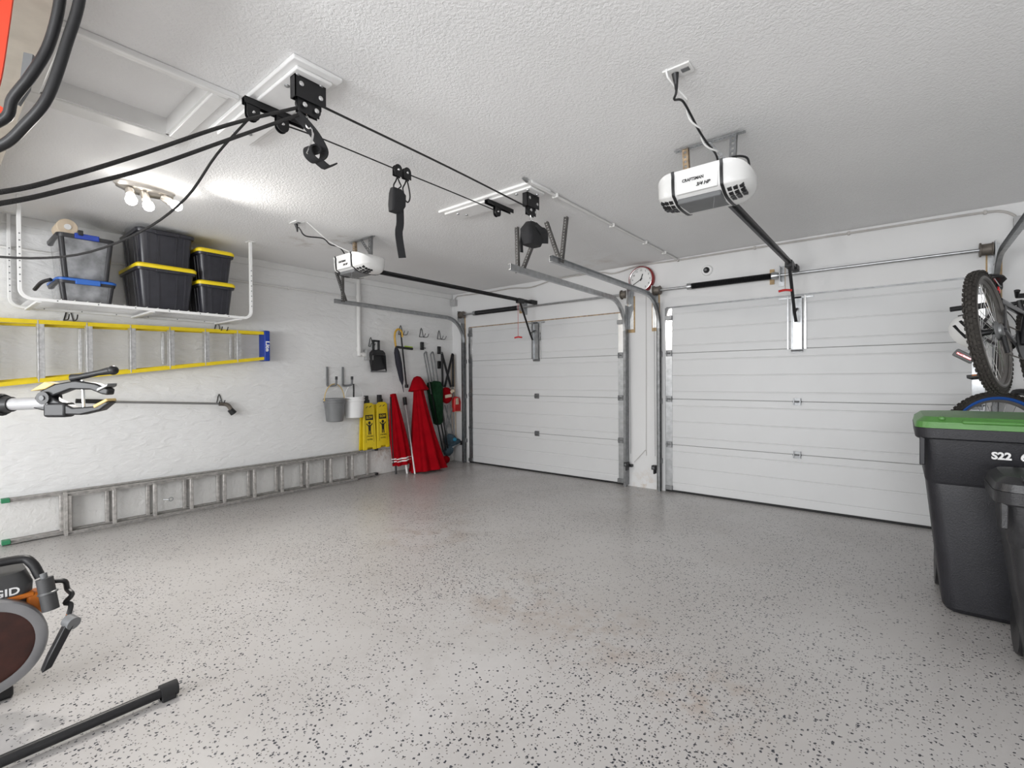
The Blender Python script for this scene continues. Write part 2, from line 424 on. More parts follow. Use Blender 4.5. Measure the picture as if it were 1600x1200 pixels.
def clone(o, parent=None):
    c = o.copy(); COL.objects.link(c); c.parent = parent
    for ch in [x for x in bpy.data.objects if x.parent == o]: clone(ch, c)
    return c

# ================================================================== THE SETTING
XR, YB = 8.0, -6.3
struct(MB().box(-0.15, XR + 0.15, YR - 0.15, 0.6, -0.12, 0).build('floor', M_FLOOR), 'grey epoxy floor sprinkled with dark flakes')
# ceiling with the attic hatch opening
HX0, HX1, HY0, HY1 = 2.53, 3.16, -5.11, -4.60
c = MB()
c.box(-0.15, HX0, YR - 0.15, 0.15, CEIL, CEIL + 0.14); c.box(HX1, XR + 0.15, YR - 0.15, 0.15, CEIL, CEIL + 0.14)
c.box(HX0, HX1, YR - 0.15, HY0, CEIL, CEIL + 0.14); c.box(HX0, HX1, HY1, 0.15, CEIL, CEIL + 0.14)
struct(c.build('ceiling', M_CEIL), 'white stippled ceiling')
struct(MB().box(-0.15, 0, YR, 0.15, 0, CEIL).build('wall_left', M_WALL_L), 'white trowelled plaster wall')
struct(MB().box(XR, XR + 0.15, YR, 0.15, 0, CEIL).build('wall_right', M_WALL))
w = MB(); xs_ = [-0.15]
for wx in FILL_WINDOWS: xs_ += [wx - .7, wx + .7]
xs_.append(XR + 0.15)
for k in range(0, len(xs_), 2): w.box(xs_[k], xs_[k + 1], YR - 0.15, YR, 0, CEIL)
for wx in FILL_WINDOWS: w.box(wx - .7, wx + .7, YR - 0.15, YR, 0, 0.75); w.box(wx - .7, wx + .7, YR - 0.15, YR, 1.95, CEIL)
struct(w.build('wall_back', M_WALL), 'white back wall with three windows')
M_GLASS = mat('window_glass', (0.9, 0.95, 0.95), 0.02, trans=1.0, var=0.0)
for k, wx in enumerate(FILL_WINDOWS):  # frames and panes around the added fill lights, behind the camera
    wo = thing('window_%d' % (k + 1), 'white framed window in the back wall', None, (wx, YR, 0.75)); wo['kind'] = 'structure'
    for b in ((wx - .7, wx - .65, 0.75, 1.95), (wx + .65, wx + .7, 0.75, 1.95), (wx - .65, wx + .65, 0.75, 0.80), (wx - .65, wx + .65, 1.90, 1.95), (wx - .02, wx + .02, 0.80, 1.90)):
        MB().box(b[0], b[1], YR - .1, YR, b[2], b[3]).build('frame_bar', M_TRIM, wo)
    for q in (-1, 1): MB().box(wx + q * .335 - .315, wx + q * .335 + .315, YR - .06, YR - .055, 0.80, 1.90).build('pane', M_GLASS, wo)
struct(MB().box(3.78, 3.95, YB - .15, YB, 0, CEIL).build('trim_4', M_TRIM, bevel=.004), 'white post that carries the rope cleat')
D1, D2, DT = (0.36, 3.03), (3.54, 6.22), 2.135
w = MB()
w.box(0, D1[0], 0, 0.15, 0, DT); w.box(D1[1], D2[0], 0, 0.15, 0, DT); w.box(D2[1], XR, 0, 0.15, 0, DT); w.box(0, XR, 0, 0.15, DT, CEIL)
struct(w.build('wall_front', M_WALL), 'white wall around the two garage doors')
struct(MB().box(0.0, 0.022, YR, 0, 0, 0.345).build('trim_1', M_LEDGE, bevel=0.006), 'low stained concrete ledge along the wall foot')
struct(MB().box(0.0, 0.02, YR, -0.02, CEIL - 0.075, CEIL).build('trim_2', M_TRIM, bevel=0.004))
struct(MB().box(0, 4.06, -5.75, -5.19, 2.50, CEIL).build('trim_3', M_BEAM), 'beige ceiling beam')

# attic hatch
h = thing('attic_hatch', 'white framed attic hatch recessed in the ceiling', 'hatch', (2.845, -4.855, CEIL))
h['kind'] = 'structure'
MB().box(HX0 - .04, HX1 + .04, HY0 - .04, HY1 + .04, CEIL + 0.075, CEIL + 0.095).build('hatch_panel', M_CEIL, h)
for nm, b in (('casing', (2.41, HX0, -5.17, -4.53)), ('casing', (HX1, 3.21, -5.17, -4.53)), ('casing', (HX0, HX1, HY1, -4.53)), ('casing', (HX0, HX1, -5.17, HY0))):
    MB().box(b[0], b[1], b[2], b[3], CEIL - 0.018, CEIL + 0.0).build(nm, M_TRIM, h, bevel=0.006)
for b in ((HX0, HX0 + .012, HY0, HY1), (HX1 - .012, HX1, HY0, HY1), (HX0, HX1, HY0, HY0 + .012), (HX0, HX1, HY1 - .012, HY1)):
    MB().box(*b, CEIL - 0.01, CEIL + 0.078).build('jamb', M_TRIM, h)
MB().box(3.195, 3.215, -5.17, -4.50, CEIL - 0.026, CEIL).build('edge_bead', M_WHITE, h, bevel=0.004)

# ---------------------------------------------------------------- garage doors
def garage_door(nm, x0, x1, label):
    d = thing(nm, label, None, ((x0 + x1) / 2, 0.02, 0)); d['kind'] = 'structure'
    ph = (DT - 0.024) / 4
    for k in range(4):
        z0 = 0.022 + k * ph + 0.0015; z1 = z0 + ph - 0.003
        pr = [(0.0, z0 + 0.004)]
        for g in (0.085, 0.267, 0.448):
            zz = z0 + g
            pr += [(0.0, zz - 0.008), (0.0045, zz - 0.002), (0.0045, zz + 0.002), (0.0, zz + 0.008)]
        pr += [(0.0, z1 - 0.004), (0.004, z1), (0.045, z1), (0.045, z0), (0.004, z0)]
        m = MB().loft([[V((x0 + 0.002, y, z)) for y, z in pr], [V((x1 - 0.002, y, z)) for y, z in pr]])
        m.build('panel', M_DOOR, d, sharp=20)
        for xs in (x0 + 0.045, x1 - 0.045):
            MB().box(xs - 0.04, xs + 0.04, -0.003, 0.002, z0 + 0.004, z1 - 0.004).build('end_stile', M_GALV if k < 3 else M_CHROME, d, bevel=0.001)
    MB().box(x0, x1, 0.004, 0.04, 0.001, 0.022).build('bottom_seal', M_RUBBER, d)
    MB().box(x0, x1, 0.012, 0.05, 0.02, DT).build('backing_skin', M_RUBBER, d)
    cx = (x0 + x1) / 2
    for k in range(1, 4):
        zz = 0.022 + k * ph
        for xs in ((x0 + 0.05, cx, x1 - 0.05) if k < 3 else (x0 + 0.05, x1 - 0.05)):
            hb = MB(); hb.box(xs - 0.034, xs + 0.034, -0.009, -0.003, zz + 0.006, zz + 0.036); hb.box(xs - 0.034, xs + 0.034, -0.009, -0.003, zz - 0.036, zz - 0.006)
            hb.cyl((xs - 0.038, -0.014, zz), (xs + 0.038, -0.014, zz), 0.008, n=8)
            for q in (-1, 1): hb.box(xs + q * 0.028 - 0.004, xs + q * 0.028 + 0.004, -0.024, -0.004, zz - 0.03, zz + 0.03)
            hb.build('hinge', M_GALVD, d)
    for xs in (x0 + 0.05, x1 - 0.05):
        for zz in (0.05, DT - 0.12):
            MB().box(xs - 0.04, xs + 0.04, -0.03, -0.003, zz - 0.025, zz + 0.025).build('roller_bracket', M_GALVD, d, bevel=0.003)
    # reinforcing bracket the opener arm bolts to
    b = MB(); b.box(cx - 0.045, cx + 0.045, -0.012, -0.006, 1.60, DT - 0.02); b.box(cx - 0.045, cx - 0.04, -0.035, -0.006, 1.60, DT - 0.02); b.box(cx + 0.04, cx + 0.045, -0.035, -0.006, 1.60, DT - 0.02)
    ob = b.build('opener_bracket', M_GALV, d)
    MB().box(cx + 0.062, cx + 0.078, -0.016, -0.003, 1.60, DT - 0.01).build('bracket_rail', M_CHROME, d)
    MB().box(cx - 0.085, cx - 0.072, -0.016, -0.003, 1.60, DT - 0.01).build('bracket_rail', M_GALV, d)
    m = MB(); m.box(cx - 0.05, cx + 0.05, -0.022, -0.004, 1.565, 1.60); m.cyl((cx - 0.05, -0.022, 1.583), (cx + 0.05, -0.022, 1.583), 0.009, n=8)
    m.build('centre_hinge', M_GALVD, d)
    MB().box(cx - 0.16, cx + 0.14, -0.012, -0.002, DT - 0.035, DT - 0.02).build('strut', M_GALV, d)
    MB().box(x0 + 0.02, x1 - 0.02, -0.006, 0.012, DT - 0.008, DT + 0.006).build('top_weatherstrip', M_RUST if nm == 'door_1' else M_GALVD, d)
    return d
garage_door('door_1', *D1, 'white ribbed sectional garage door by the corner')
garage_door('door_2', *D2, 'white ribbed sectional garage door behind the bins')

# ---------------------------------------------------------------- tracks
def perf(mb, p0, p1, wd, side, th=0.003, pitch=0.025, L=True):
    """perforated angle strap: two edges, rungs between square holes, and a return flange"""
    p0 = V(p0); p1 = V(p1); t = (p1 - p0); ln = t.length; t.normalize()
    sd = V(side); sd = (sd - t * sd.dot(t)).normalized(); nn = t.cross(sd)
    def bar(a, b, ww, off):
        l = []
        for p in (a, b):
            p = p + sd * off
            l.append([p + sd * ww / 2 + nn * th / 2, p - sd * ww / 2 + nn * th / 2, p - sd * ww / 2 - nn * th / 2, p + sd * ww / 2 - nn * th / 2])
        mb.loft(l)
    bar(p0, p1, wd * 0.3, wd * 0.35); bar(p0, p1, wd * 0.3, -wd * 0.35)
    n = max(2, int(ln / pitch))
    for i in range(n):
        a = p0 + t * (ln * (i + 0.25) / n); b = p0 + t * (ln * (i + 0.75) / n)
        bar(a, b, wd * 0.42, 0)
    if L:
        l = []
        for p in (p0, p1):
            q = p + sd * wd / 2
            l.append([q, q + nn * wd * 0.8, q + nn * wd * 0.8 - sd * th, q - sd * th])
        mb.loft(l)
    return mb

M_HANG = mat('dark_perforated_steel', (0.13, 0.125, 0.12), 0.55, metal=0.4, var=0.3)
def track(x, side, label, hang, yend=-2.28):
    """side=+1: channel opens towards +x"""
    t = thing('garage_door_track', label, 'door track', (x, -0.06, 0), group='garage door tracks')
    w2, d2, th = 0.026, 0.014, 0.0025
    prof = [(-d2, -w2), (d2, -w2), (d2, -w2 + th), (-d2 + th, -w2 + th), (-d2 + th, w2 - th), (d2, w2 - th), (d2, w2), (-d2, w2)]
    if side < 0: prof = [(-u, v) for u, v in reversed(prof)]
    MB().sweep([(x, -0.06, 0.0), (x, -0.06, 1.9)], prof, (1, 0, 0)).build('vertical_track', M_GALVD, t, sharp=30)
    arc = [(x, -0.06 - 0.36 * (1 - math.cos(a)), 1.9 + 0.36 * math.sin(a)) for a in [R(90) * k / 10 for k in range(11)]]
    MB().sweep(arc + [(x, yend, 2.285)], prof, (1, 0, 0)).build('horizontal_track', M_GALV, t, sharp=30)
    MB().box(x - side * 0.02 - 0.002, x - side * 0.02 + 0.002, -0.09, 0.0, 0.02, 2.2).build('jamb_angle', M_GALVD, t)
    for zz in (0.35, 1.05, 1.6):
        MB().box(x - 0.016, x + 0.016, -0.045, 0.0, zz - 0.03, zz + 0.03).build('bracket', M_GALVD, t, bevel=0.003)
    for kind, pts in hang:
        perf(MB(), pts[0], pts[1], 0.032, (1, 0, 0) if kind != 'y' else (0, 1, 0)).build('perforated_hanger', M_HANG, t)
    return t
track(0.31, 1, 'steel track at the side of the door near the plaster wall', [('v', ((0.31, -2.18, 2.29), (0.31, -2.18, CEIL))), ('v', ((0.33, -2.15, 2.29), (0.12, -2.15, CEIL)))])
track(3.065, -1, 'steel track above the white pillar, serving the corner garage door', [('v', ((3.03, -2.13, 2.26), (3.0, -2.10, CEIL - .01))), ('v', ((3.05, -2.10, 2.27), (3.17, -2.02, CEIL - .06))), ('top', ((2.92, -2.08, CEIL - .006), (3.1, -2.08, CEIL - .006)))])
track(3.495, 1, 'steel track above the white pillar, serving the door behind the bins', [('v', ((3.49, -2.13, 2.28), (3.49, -2.05, CEIL - .01))), ('v', ((3.47, -2.11, 2.28), (3.30, -2.07, CEIL - .02))), ('top', ((3.24, -2.04, CEIL - .006), (3.54, -2.04, CEIL - .006)))])
track(6.265, -1, 'steel track behind the hanging bike', [('v', ((6.265, -2.15, 2.28), (6.265, -2.15, CEIL)))])

# ---------------------------------------------------------------- torsion springs
def torsion(x0, x1, s0, s1, label):
    t = thing('torsion_spring', label, 'door spring', ((x0 + x1) / 2, 0, 2.335), group='torsion springs over the doors')
    zs, ys = 2.335, -0.085
    MB().cyl((x0, ys, zs), (x1, ys, zs), 0.0135, n=12).build('shaft', M_GALV, t)
    n = int((s1 - s0) / 0.0085); pr = []
    for i in range(n):
        a = s0 + (s1 - s0) * i / n; pr += [(0.029, a), (0.0335, a + 0.0042)]
    pr = [(0.02, s0)] + pr + [(0.02, s1)]
    MB().lathe(pr, (0, ys, zs), (1, 0, 0), n=14).build('spring', M_BLACKM, t, sharp=60)
    for xs in (s0, s1):
        MB().lathe([(0.02, xs - 0.03), (0.036, xs - 0.03), (0.036, xs), (0.028, xs + 0.03), (0.02, xs + 0.03)], (0, ys, zs), (1, 0, 0), n=14).build('winding_cone', M_GALV, t)
    for xs in (x0 + 0.03, x1 - 0.03):
        pr = [(0.02, xs - 0.04), (0.056, xs - 0.04), (0.056, xs - 0.03), (0.045, xs - 0.028), (0.045, xs + 0.03), (0.052, xs + 0.032), (0.052, xs + 0.04), (0.02, xs + 0.04)]
        MB().lathe(pr, (0, ys, zs), (1, 0, 0), n=20).build('cable_drum', M_DRUM, t)
    m = MB(); m.box(s1 + 0.02, s1 + 0.07, -0.012, 0, zs - 0.1, zs + 0.1); m.box(s1 + 0.04, s1 + 0.046, ys - 0.03, 0, zs - 0.06, zs + 0.09)
    m.build('centre_plate', M_GALV, t)
    MB().box(s1 - 0.06, s1 - 0.02, -0.02, 0, zs - 0.07, zs + 0.08).build('wood_block', M_WOOD, t)
    for xs in (x0 - 0.02, x1 + 0.02):
        m = MB(); m.box(xs - 0.003, xs + 0.003, ys - 0.045, 0, zs - 0.12, zs + 0.06); m.box(xs - 0.035, xs + 0.035, -0.012, -0.008, zs - 0.42, zs + 0.05)
        m.build('end_plate', M_GALV, t)
        MB().box(xs - 0.045, xs + 0.05, -0.008, 0, zs - 0.46, zs - 0.02).build('backing_board', M_WOOD, t)
        MB().tube([(xs, ys + .03, zs - 0.03), (xs, -0.03, 0.4)], 0.002, 5).build('lift_cable', M_GALVD, t)
torsion(0.27, 3.10, 0.585, 1.46, 'long shaft and black spring over the corner garage door')
torsion(3.45, 6.24, 3.86, 4.70, 'long shaft and black spring over the door behind the bins')

# ---------------------------------------------------------------- openers
def opener(loc, railx, rail0, label, near):
    cx, cy, cz = loc
    t = thing('garage_door_opener', label, 'door opener', loc, group='garage door openers')
    base = [(-0.155, 0.085), (-0.175, 0.06), (-0.170, -0.035), (-0.150, -0.055), (-0.07, -0.088), (0.09, -0.088), (0.15, -0.05), (0.165, 0.02), (0.14, 0.085)]
    # refine the section so that the domes are round
    sec = catmull([V((0, a, b)) for a, b in base], 3, True)
    def loop(x, s, dz=0.0): return [V((cx + x, cy + p.y * s, cz + p.z * s + dz)) for p in sec]
    MB().loft([loop(-0.125, 0.985), loop(0.125, 0.985)]).build('housing', M_WHITE, t, sharp=50)
    for sg in (-1, 1):
        dome = [loop(sg * (0.135 + 0.125 * math.sin(a)), max(0.12, 0.99 * math.cos(a) ** 0.75), 0.006 * math.sin(a)) for a in [R(86) * k / 9 for k in range(10)]]
        ln = MB().loft(dome).build('light_lens', M_LENS, t, sharp=60)
        MB().loft([loop(sg * 0.122, 1.02), loop(sg * 0.138, 1.02)]).build('strap', M_BLACK, t, sharp=50)
        v = MB()
        for i in range(3):
            for j in range(4):
                a = 0.158 + i * 0.028
                sn = (a - 0.135) / 0.125; sc = 0.99 * math.sqrt(1 - sn * sn) ** 0.75
                yy = (-0.125 + j * 0.034) * sc
                zc = sc * (-0.088 + 0.41 * max(0, -0.07 - yy / sc))
                v.obox((cx + sg * a, cy + yy, cz + zc + 0.002), (0.021, 0.025 * sc, 0.016), (R(-22) if yy / sc < -0.07 else 0, 0, 0))
        v.build('vent', M_BLACK, ln)
    MB().box(cx - 0.118, cx + 0.118, cy - 0.14, cy + 0.06, cz - 0.091, cz - 0.06).build('bottom_panel', M_GREYP, t, bevel=0.008)
    MB().prism([(-0.11, 0.0), (0.11, 0.0), (0.118, 0.115), (-0.118, 0.115)], (cx, cy - 0.178, cz - 0.05), (1, 0, 0), (0, 0.06, 1), (0, 0.02, 0)).build('face_plate', M_WHITE, t, bevel=0.004)
    rot = (R(90 - 3.4), 0, 0)
    text('brand_lettering', 'CRAFTSMAN', 0.024, (cx - 0.02, cy - 0.1765, cz + 0.018), rot, M_BLK_PRINT, t, width=0.115, bold=0.0006)
    text('power_lettering', '3/4 HP', 0.026, (cx + 0.035, cy - 0.1785, cz - 0.018), rot, M_BLK_PRINT, t, width=0.075, bold=0.0008, shear=0.25)
    MB().box(cx - 0.07, cx + 0.05, cy - 0.10, cy - 0.02, cz + 0.08, cz + 0.097).build('top_plate', M_WHITE, t, bevel=0.003)
    MB().tube([(cx + .08, cy - .13, cz - .08), (cx + .083, cy - .14, cz - .11), (cx + .075, cy - .13, cz - .15)], 0.0015, 5, smooth=5).build('antenna_wire', M_GREYP, t)
    # rail: T-section with chain cover, runs to the header
    z1 = 2.385
    r = MB(); r.box(railx - 0.024, railx + 0.024, rail0, -0.05, z1 - 0.006, z1 + 0.016); r.box(railx - 0.008, railx + 0.008, rail0, -0.05, z1 - 0.024, z1 - 0.006)
    r.build('rail', M_BLACKM, t)
    MB().box(railx - 0.03, railx + 0.03, -0.14, -0.0, z1 - 0.02, z1 + 0.03).build('header_bracket', M_BLACKM, t, bevel=0.004)
    MB().box(railx - 0.03, railx + 0.03, -0.42, -0.3, z1 - 0.045, z1 + 0.02).build('trolley', M_BLACK, t, bevel=0.006)
    MB().ribbon([(railx, -0.36, z1 - 0.03), (railx + 0.01, -0.14, 1.93), (railx + .015, -0.1, 1.86)], 0.028, 0.006, (1, 0, 0)).build('door_arm', M_BLACKM, t)
    MB().ribbon([(railx + 0.01, -0.15, 1.95), (railx + 0.01, -0.03, 2.0)], 0.028, 0.006, (1, 0, 0)).build('door_arm_link', M_BLACKM, t)
    cxh = railx - 0.035
    cz2 = 1.88 if not near else 2.13
    MB().tube([(cxh, -0.36, z1 - 0.03), (cxh, -0.36, cz2)], 0.0025, 5).build('release_cord', M_REDP if not near else M_RUST, t)
    m = MB(); m.tube([(cxh - 0.055, -0.37, cz2), (cxh, -0.36, cz2 + 0.008), (cxh + 0.055, -0.35, cz2)], 0.011, 8, smooth=4); m.build('release_handle', M_REDP, t)
    # hanger
    hz = CEIL - 0.012; hx0, hx1 = cx - 0.17, cx + 0.17
    perf(MB(), (hx0 - 0.02, cy + 0.02, hz), (hx1 + 0.03, cy + 0.02, hz), 0.034, (0, 1, 0)).build('ceiling_angle', M_GALV, t)
    for xs in (cx - 0.12, cx + 0.13):
        perf(MB(), (xs, cy + 0.02, cz + 0.07), (xs + (0.01 if xs > cx else -0.01), cy + 0.02, hz + 0.01), 0.034, (1, 0, 0)).build('perforated_strap', M_RUST if xs < cx else M_GALVD, t)
    perf(MB(), (cx, cy + 0.02, hz), (cx + 0.13, cy + 0.04, cz + 0.1), 0.03, (1, 0, 0), L=False).build('brace_strap', M_GALVD, t)
    return t
op1 = opener((4.81, -2.62, 2.395), 4.87, -2.45, 'white domed opener whose rail runs to the door behind the bins', True)
op2 = opener((1.60, -2.78, 2.42), 1.68, -2.62, 'white domed opener whose rail runs to the corner garage door', False)
MB().tube([(4.90, -3.33, CEIL - .04), (4.895, -3.33, 2.60), (4.88, -3.31, 2.585), (4.895, -3.25, 2.60), (4.90, -3.15, 2.575), (4.905, -3.05, 2.54), (4.91, -2.95, 2.52), (4.92, -2.83, 2.50), (4.91, -2.72, 2.47)], 0.0055, 7, smooth=6).build('power_cord', M_BLACK, op1)
cp = catmull([V(q) for q in ((4.90, -3.25, 2.605), (4.90, -3.15, 2.575), (4.905, -3.05, 2.54), (4.91, -2.95, 2.52), (4.92, -2.83, 2.50))], 6)
MB().tube([V((4.87, -3.38, CEIL)), V((4.872, -3.37, 2.66)), V((4.885, -3.31, 2.64))] + [q + V((.012 * math.cos(k * .55), 0, .012 * math.sin(k * .55))) for k, q in enumerate(cp)], .0045, 7, smooth=2).build('bell_wire', M_WHITE, op1)
MB().tube([(4.92, -2.72, 2.47), (4.96, -2.66, 2.53), (5.02, -2.6, 2.53), (5.03, -2.58, 2.46)], 0.006, 7, smooth=6).build('cable_loop', M_BLACK, op1)
MB().tube([(1.61, -3.39, CEIL - .04), (1.62, -3.38, 2.63), (1.62, -3.33, 2.585), (1.62, -3.17, 2.60), (1.62, -3.10, 2.56), (1.62, -3.0, 2.55), (1.62, -2.92, 2.46)], 0.006, 7, smooth=6).build('power_cord', M_BLACK, op2)
MB().tube([(1.68, -3.35, CEIL), (1.66, -3.2, 2.61), (1.63, -3.08, 2.57), (1.68, -2.9, 2.51), (1.70, -2.7, 2.50)], 0.0045, 7, smooth=6).build('bell_wire', M_WHITE, op2)
def outlet(x, y, label):
    t = thing('ceiling_outlet', label, 'outlet', (x, y, CEIL), group='ceiling outlets')
    MB().box(x - 0.06, x + 0.06, y - 0.04, y + 0.04, CEIL - 0.008, CEIL).build('cover_plate', M_TRIM, t, bevel=0.003)
    MB().obox((x + 0.03, y, CEIL - 0.009), (0.034, 0.028, 0.004)).build('socket', M_GREYP, t, bevel=0.001)
    m = MB(); m.cyl((x - 0.015, y + 0.01, CEIL - 0.05), (x - 0.015, y, CEIL - 0.008), 0.009, 0.016, n=10); m.cyl((x - 0.015, y + .012, CEIL - 0.075), (x - 0.015, y + 0.01, CEIL - 0.05), 0.006, 0.009, n=8)
    m.build('plug', M_BLACK, t)
outlet(4.91, -3.34, 'white ceiling outlet with a black plug and a twisted black and white cord')
outlet(1.60, -3.40, 'white ceiling outlet by the brown stain, feeding the farther opener')

# ---------------------------------------------------------------- conduits, camera, clock, junction box, sensors
t = thing('ceiling_conduit', 'white pipe clipped along the ceiling to the wall with the clock', 'conduit', (3.69, -1.4, CEIL))
MB().tube([(3.69, -2.86, CEIL - .016), (3.69, -0.03, CEIL - .016)], 0.012, 10).build('pipe', M_PVC, t)
MB().cyl((3.69, -2.90, CEIL - .014), (3.69, -2.85, CEIL - .016), 0.005, 0.014, n=10).build('pipe_end', M_GALV, t)
for yy in (-2.5, -1.6, -0.9, -0.4):
    MB().box(3.665, 3.715, yy - 0.01, yy + 0.01, CEIL - .032, CEIL).build('clip', M_PVC, t, bevel=0.004)
t = thing('wall_cable', 'thin grey cable running along the top of the wall above both doors', 'cable', (3.2, 0, 2.6))
MB().tube([(0.07, -0.012, 2.60), (0.10, -.012, 2.64), (0.2, -.012, 2.655), (0.75, -.012, 2.64), (1.25, -.012, 2.645), (1.6, -.012, 2.615), (2.04, -.012, 2.672), (2.67, -.012, 2.668), (2.9, -.012, 2.628), (3.25, -.012, 2.675),
           (3.7, -.012, 2.664), (4.62, -.012, 2.662), (5.86, -.012, 2.655), (6.21, -.012, 2.65), (6.31, -.012, 2.635), (6.37, -.012, 2.595), (6.39, -.012, 2.56)], 0.0095, 8, smooth=5).build('cable', M_WIREG, t)
for xs, zs in ((0.75, 2.64), (2.04, 2.672), (3.7, 2.664), (4.5, 2.662), (5.3, 2.658), (6.21, 2.65)):
    MB().box(xs - .01, xs + .01, -.026, 0, zs - .016, zs + .016).build('clip', M_WIREG, t, bevel=.003)
def jbox(x, z, label):
    t = thing('junction_box', label, 'junction box', (x, 0, z))
    MB().box(x - .05, x + .05, -.05, 0, z - .05, z + .05).build('box', M_BOXG, t, bevel=.004)
    MB().box(x - .053, x + .053, -.054, -.05, z - .053, z + .053).build('cover', M_BOXG, t, bevel=.002)
jbox(0.07, 2.55, 'grey junction box in the wall corner')
jbox(6.42, 2.52, 'grey junction box behind the track above the bikes')
t = thing('wall_conduit', 'thin white pipe running level along the plaster wall behind the storage rack', 'conduit', (0.02, -3.3, 2.417))
MB().tube([(0.016, YR, 2.417), (0.016, -1.80, 2.417)], 0.012, 10).build('pipe', M_PVC, t)
for yy in (-4.6, -3.1, -2.7): MB().box(0, .03, yy - .01, yy + .01, 2.40, 2.434).build('clip', M_PVC, t, bevel=.003)
t = thing('drop_pipe', 'thick white pipe dropping down the plaster wall to a small box', 'pipe', (0.03, -1.75, 1.65))
MB().tube([(0.035, -1.765, CEIL - .03), (0.035, -1.765, 1.72), (0.035, -1.75, 1.675), (0.035, -1.70, 1.66), (0.035, -1.66, 1.66)], 0.027, 14, smooth=4).build('pipe', M_PVC, t)
for zz in (2.417, 1.73): MB().cyl((.035, -1.765, zz - .03), (.035, -1.765, zz + .03), .033, n=14).build('coupling', M_PVC, t)
MB().cyl((.035, -1.71, 1.66), (.035, -1.675, 1.66), .033, n=14).build('coupling', M_PVC, t)
MB().box(0, .07, -1.67, -1.56, 1.59, 1.73).build('outlet_box', M_BOXG, t, bevel=.004)
t = thing('security_camera', 'small white dome camera with a dark lens above the door spring', 'camera', (4.02, 0, 2.5))
MB().lathe([(.058, 0), (.058, .018), (.05, .028), (.03, .03)], (4.02, 0, 2.5), (0, -1, 0), n=24).build('base', M_WHITE, t)
MB().sphere((4.02, -.035, 2.5), .033).build('lens_ball', M_BLACK, t)
MB().lathe([(.012, 0), (.015, .004), (.01, .008)], (4.02, -.066, 2.497), (0, -1, 0), n=14).build('lens', M_GREYP, t)

t = thing('wall_clock', 'round red wall clock with a white face above the pillar', 'clock', (3.27, 0, 2.5))
CX, CZ = 3.27, 2.497
MB().lathe([(.135, 0), (.152, .0), (.158, .02), (.155, .06), (.148, .068), (.138, .068), (.134, .052)], (CX, 0, CZ), (0, -1, 0), n=40, cap=False).build('rim', M_CLKR, t)
MB().torus((CX, -.064, CZ), (0, 1, 0), .138, .006, 40, 8).build('inner_ring', M_CHROME, t)
MB().lathe([(.136, 0), (.136, .05), (.001, .0505)], (CX, 0, CZ), (0, -1, 0), n=36).build('dial', M_WHITE, t)
for k in range(1, 13):
    a = R(90 - 30 * k)
    text('numeral', str(k), .030, (CX + .108 * math.cos(a), -.052, CZ + .108 * math.sin(a)), FACE_NY, M_BLK_PRINT, t)
def hand(ang, ln, wd, nm):
    a = R(90 - ang); d = V((math.cos(a), 0, math.sin(a)))
    MB().ribbon([V((CX, -.057, CZ)) - d * .02, V((CX, -.057, CZ)) + d * ln], wd, .002, (d.z, 0, -d.x)).build(nm, M_BLK_PRINT, t)
hand(20, .066, .010, 'hour_hand'); hand(240, .102, .007, 'minute_hand')
MB().cyl((CX, -.06, CZ), (CX, -.052, CZ), .008, n=10).build('pivot', M_BLK_PRINT, t)
for x, lb in ((3.09, 'black safety sensor clamped low on the track of the corner door'), (3.44, 'black safety sensor clamped low on the pillar beside the bigger bins door')):
    lb = lb.replace('bigger bins door', 'door with the bins')
    t = thing('safety_sensor', lb, 'sensor', (x, -.06, .26), group='safety sensors')
    MB().box(x - .025, x + .025, -.11, -.05, .25, .30).build('eye_housing', M_BLACK, t, bevel=.004)
    MB().cyl((x, -.12, .275), (x, -.11, .275), .012, n=10).build('lens', M_GREYP, t)
    MB().box(x - .05, x + .05, -.05, 0, .24, .27).build('bracket', M_BLACKM, t)
    MB().box(x - .006, x + .006, -.10, -.03, .20, .26).build('clamp', M_BLACKM, t)
tag(MB().tube([(3.31, -.006, CEIL - .03), (3.312, -.006, 1.9), (3.308, -.006, .50), (3.30, -.008, .46), (3.16, -.02, .30)], .0028, 6, smooth=3).build('sensor_wire', M_WIREG), 'thin pale wire stapled down the white pillar', 'wire')

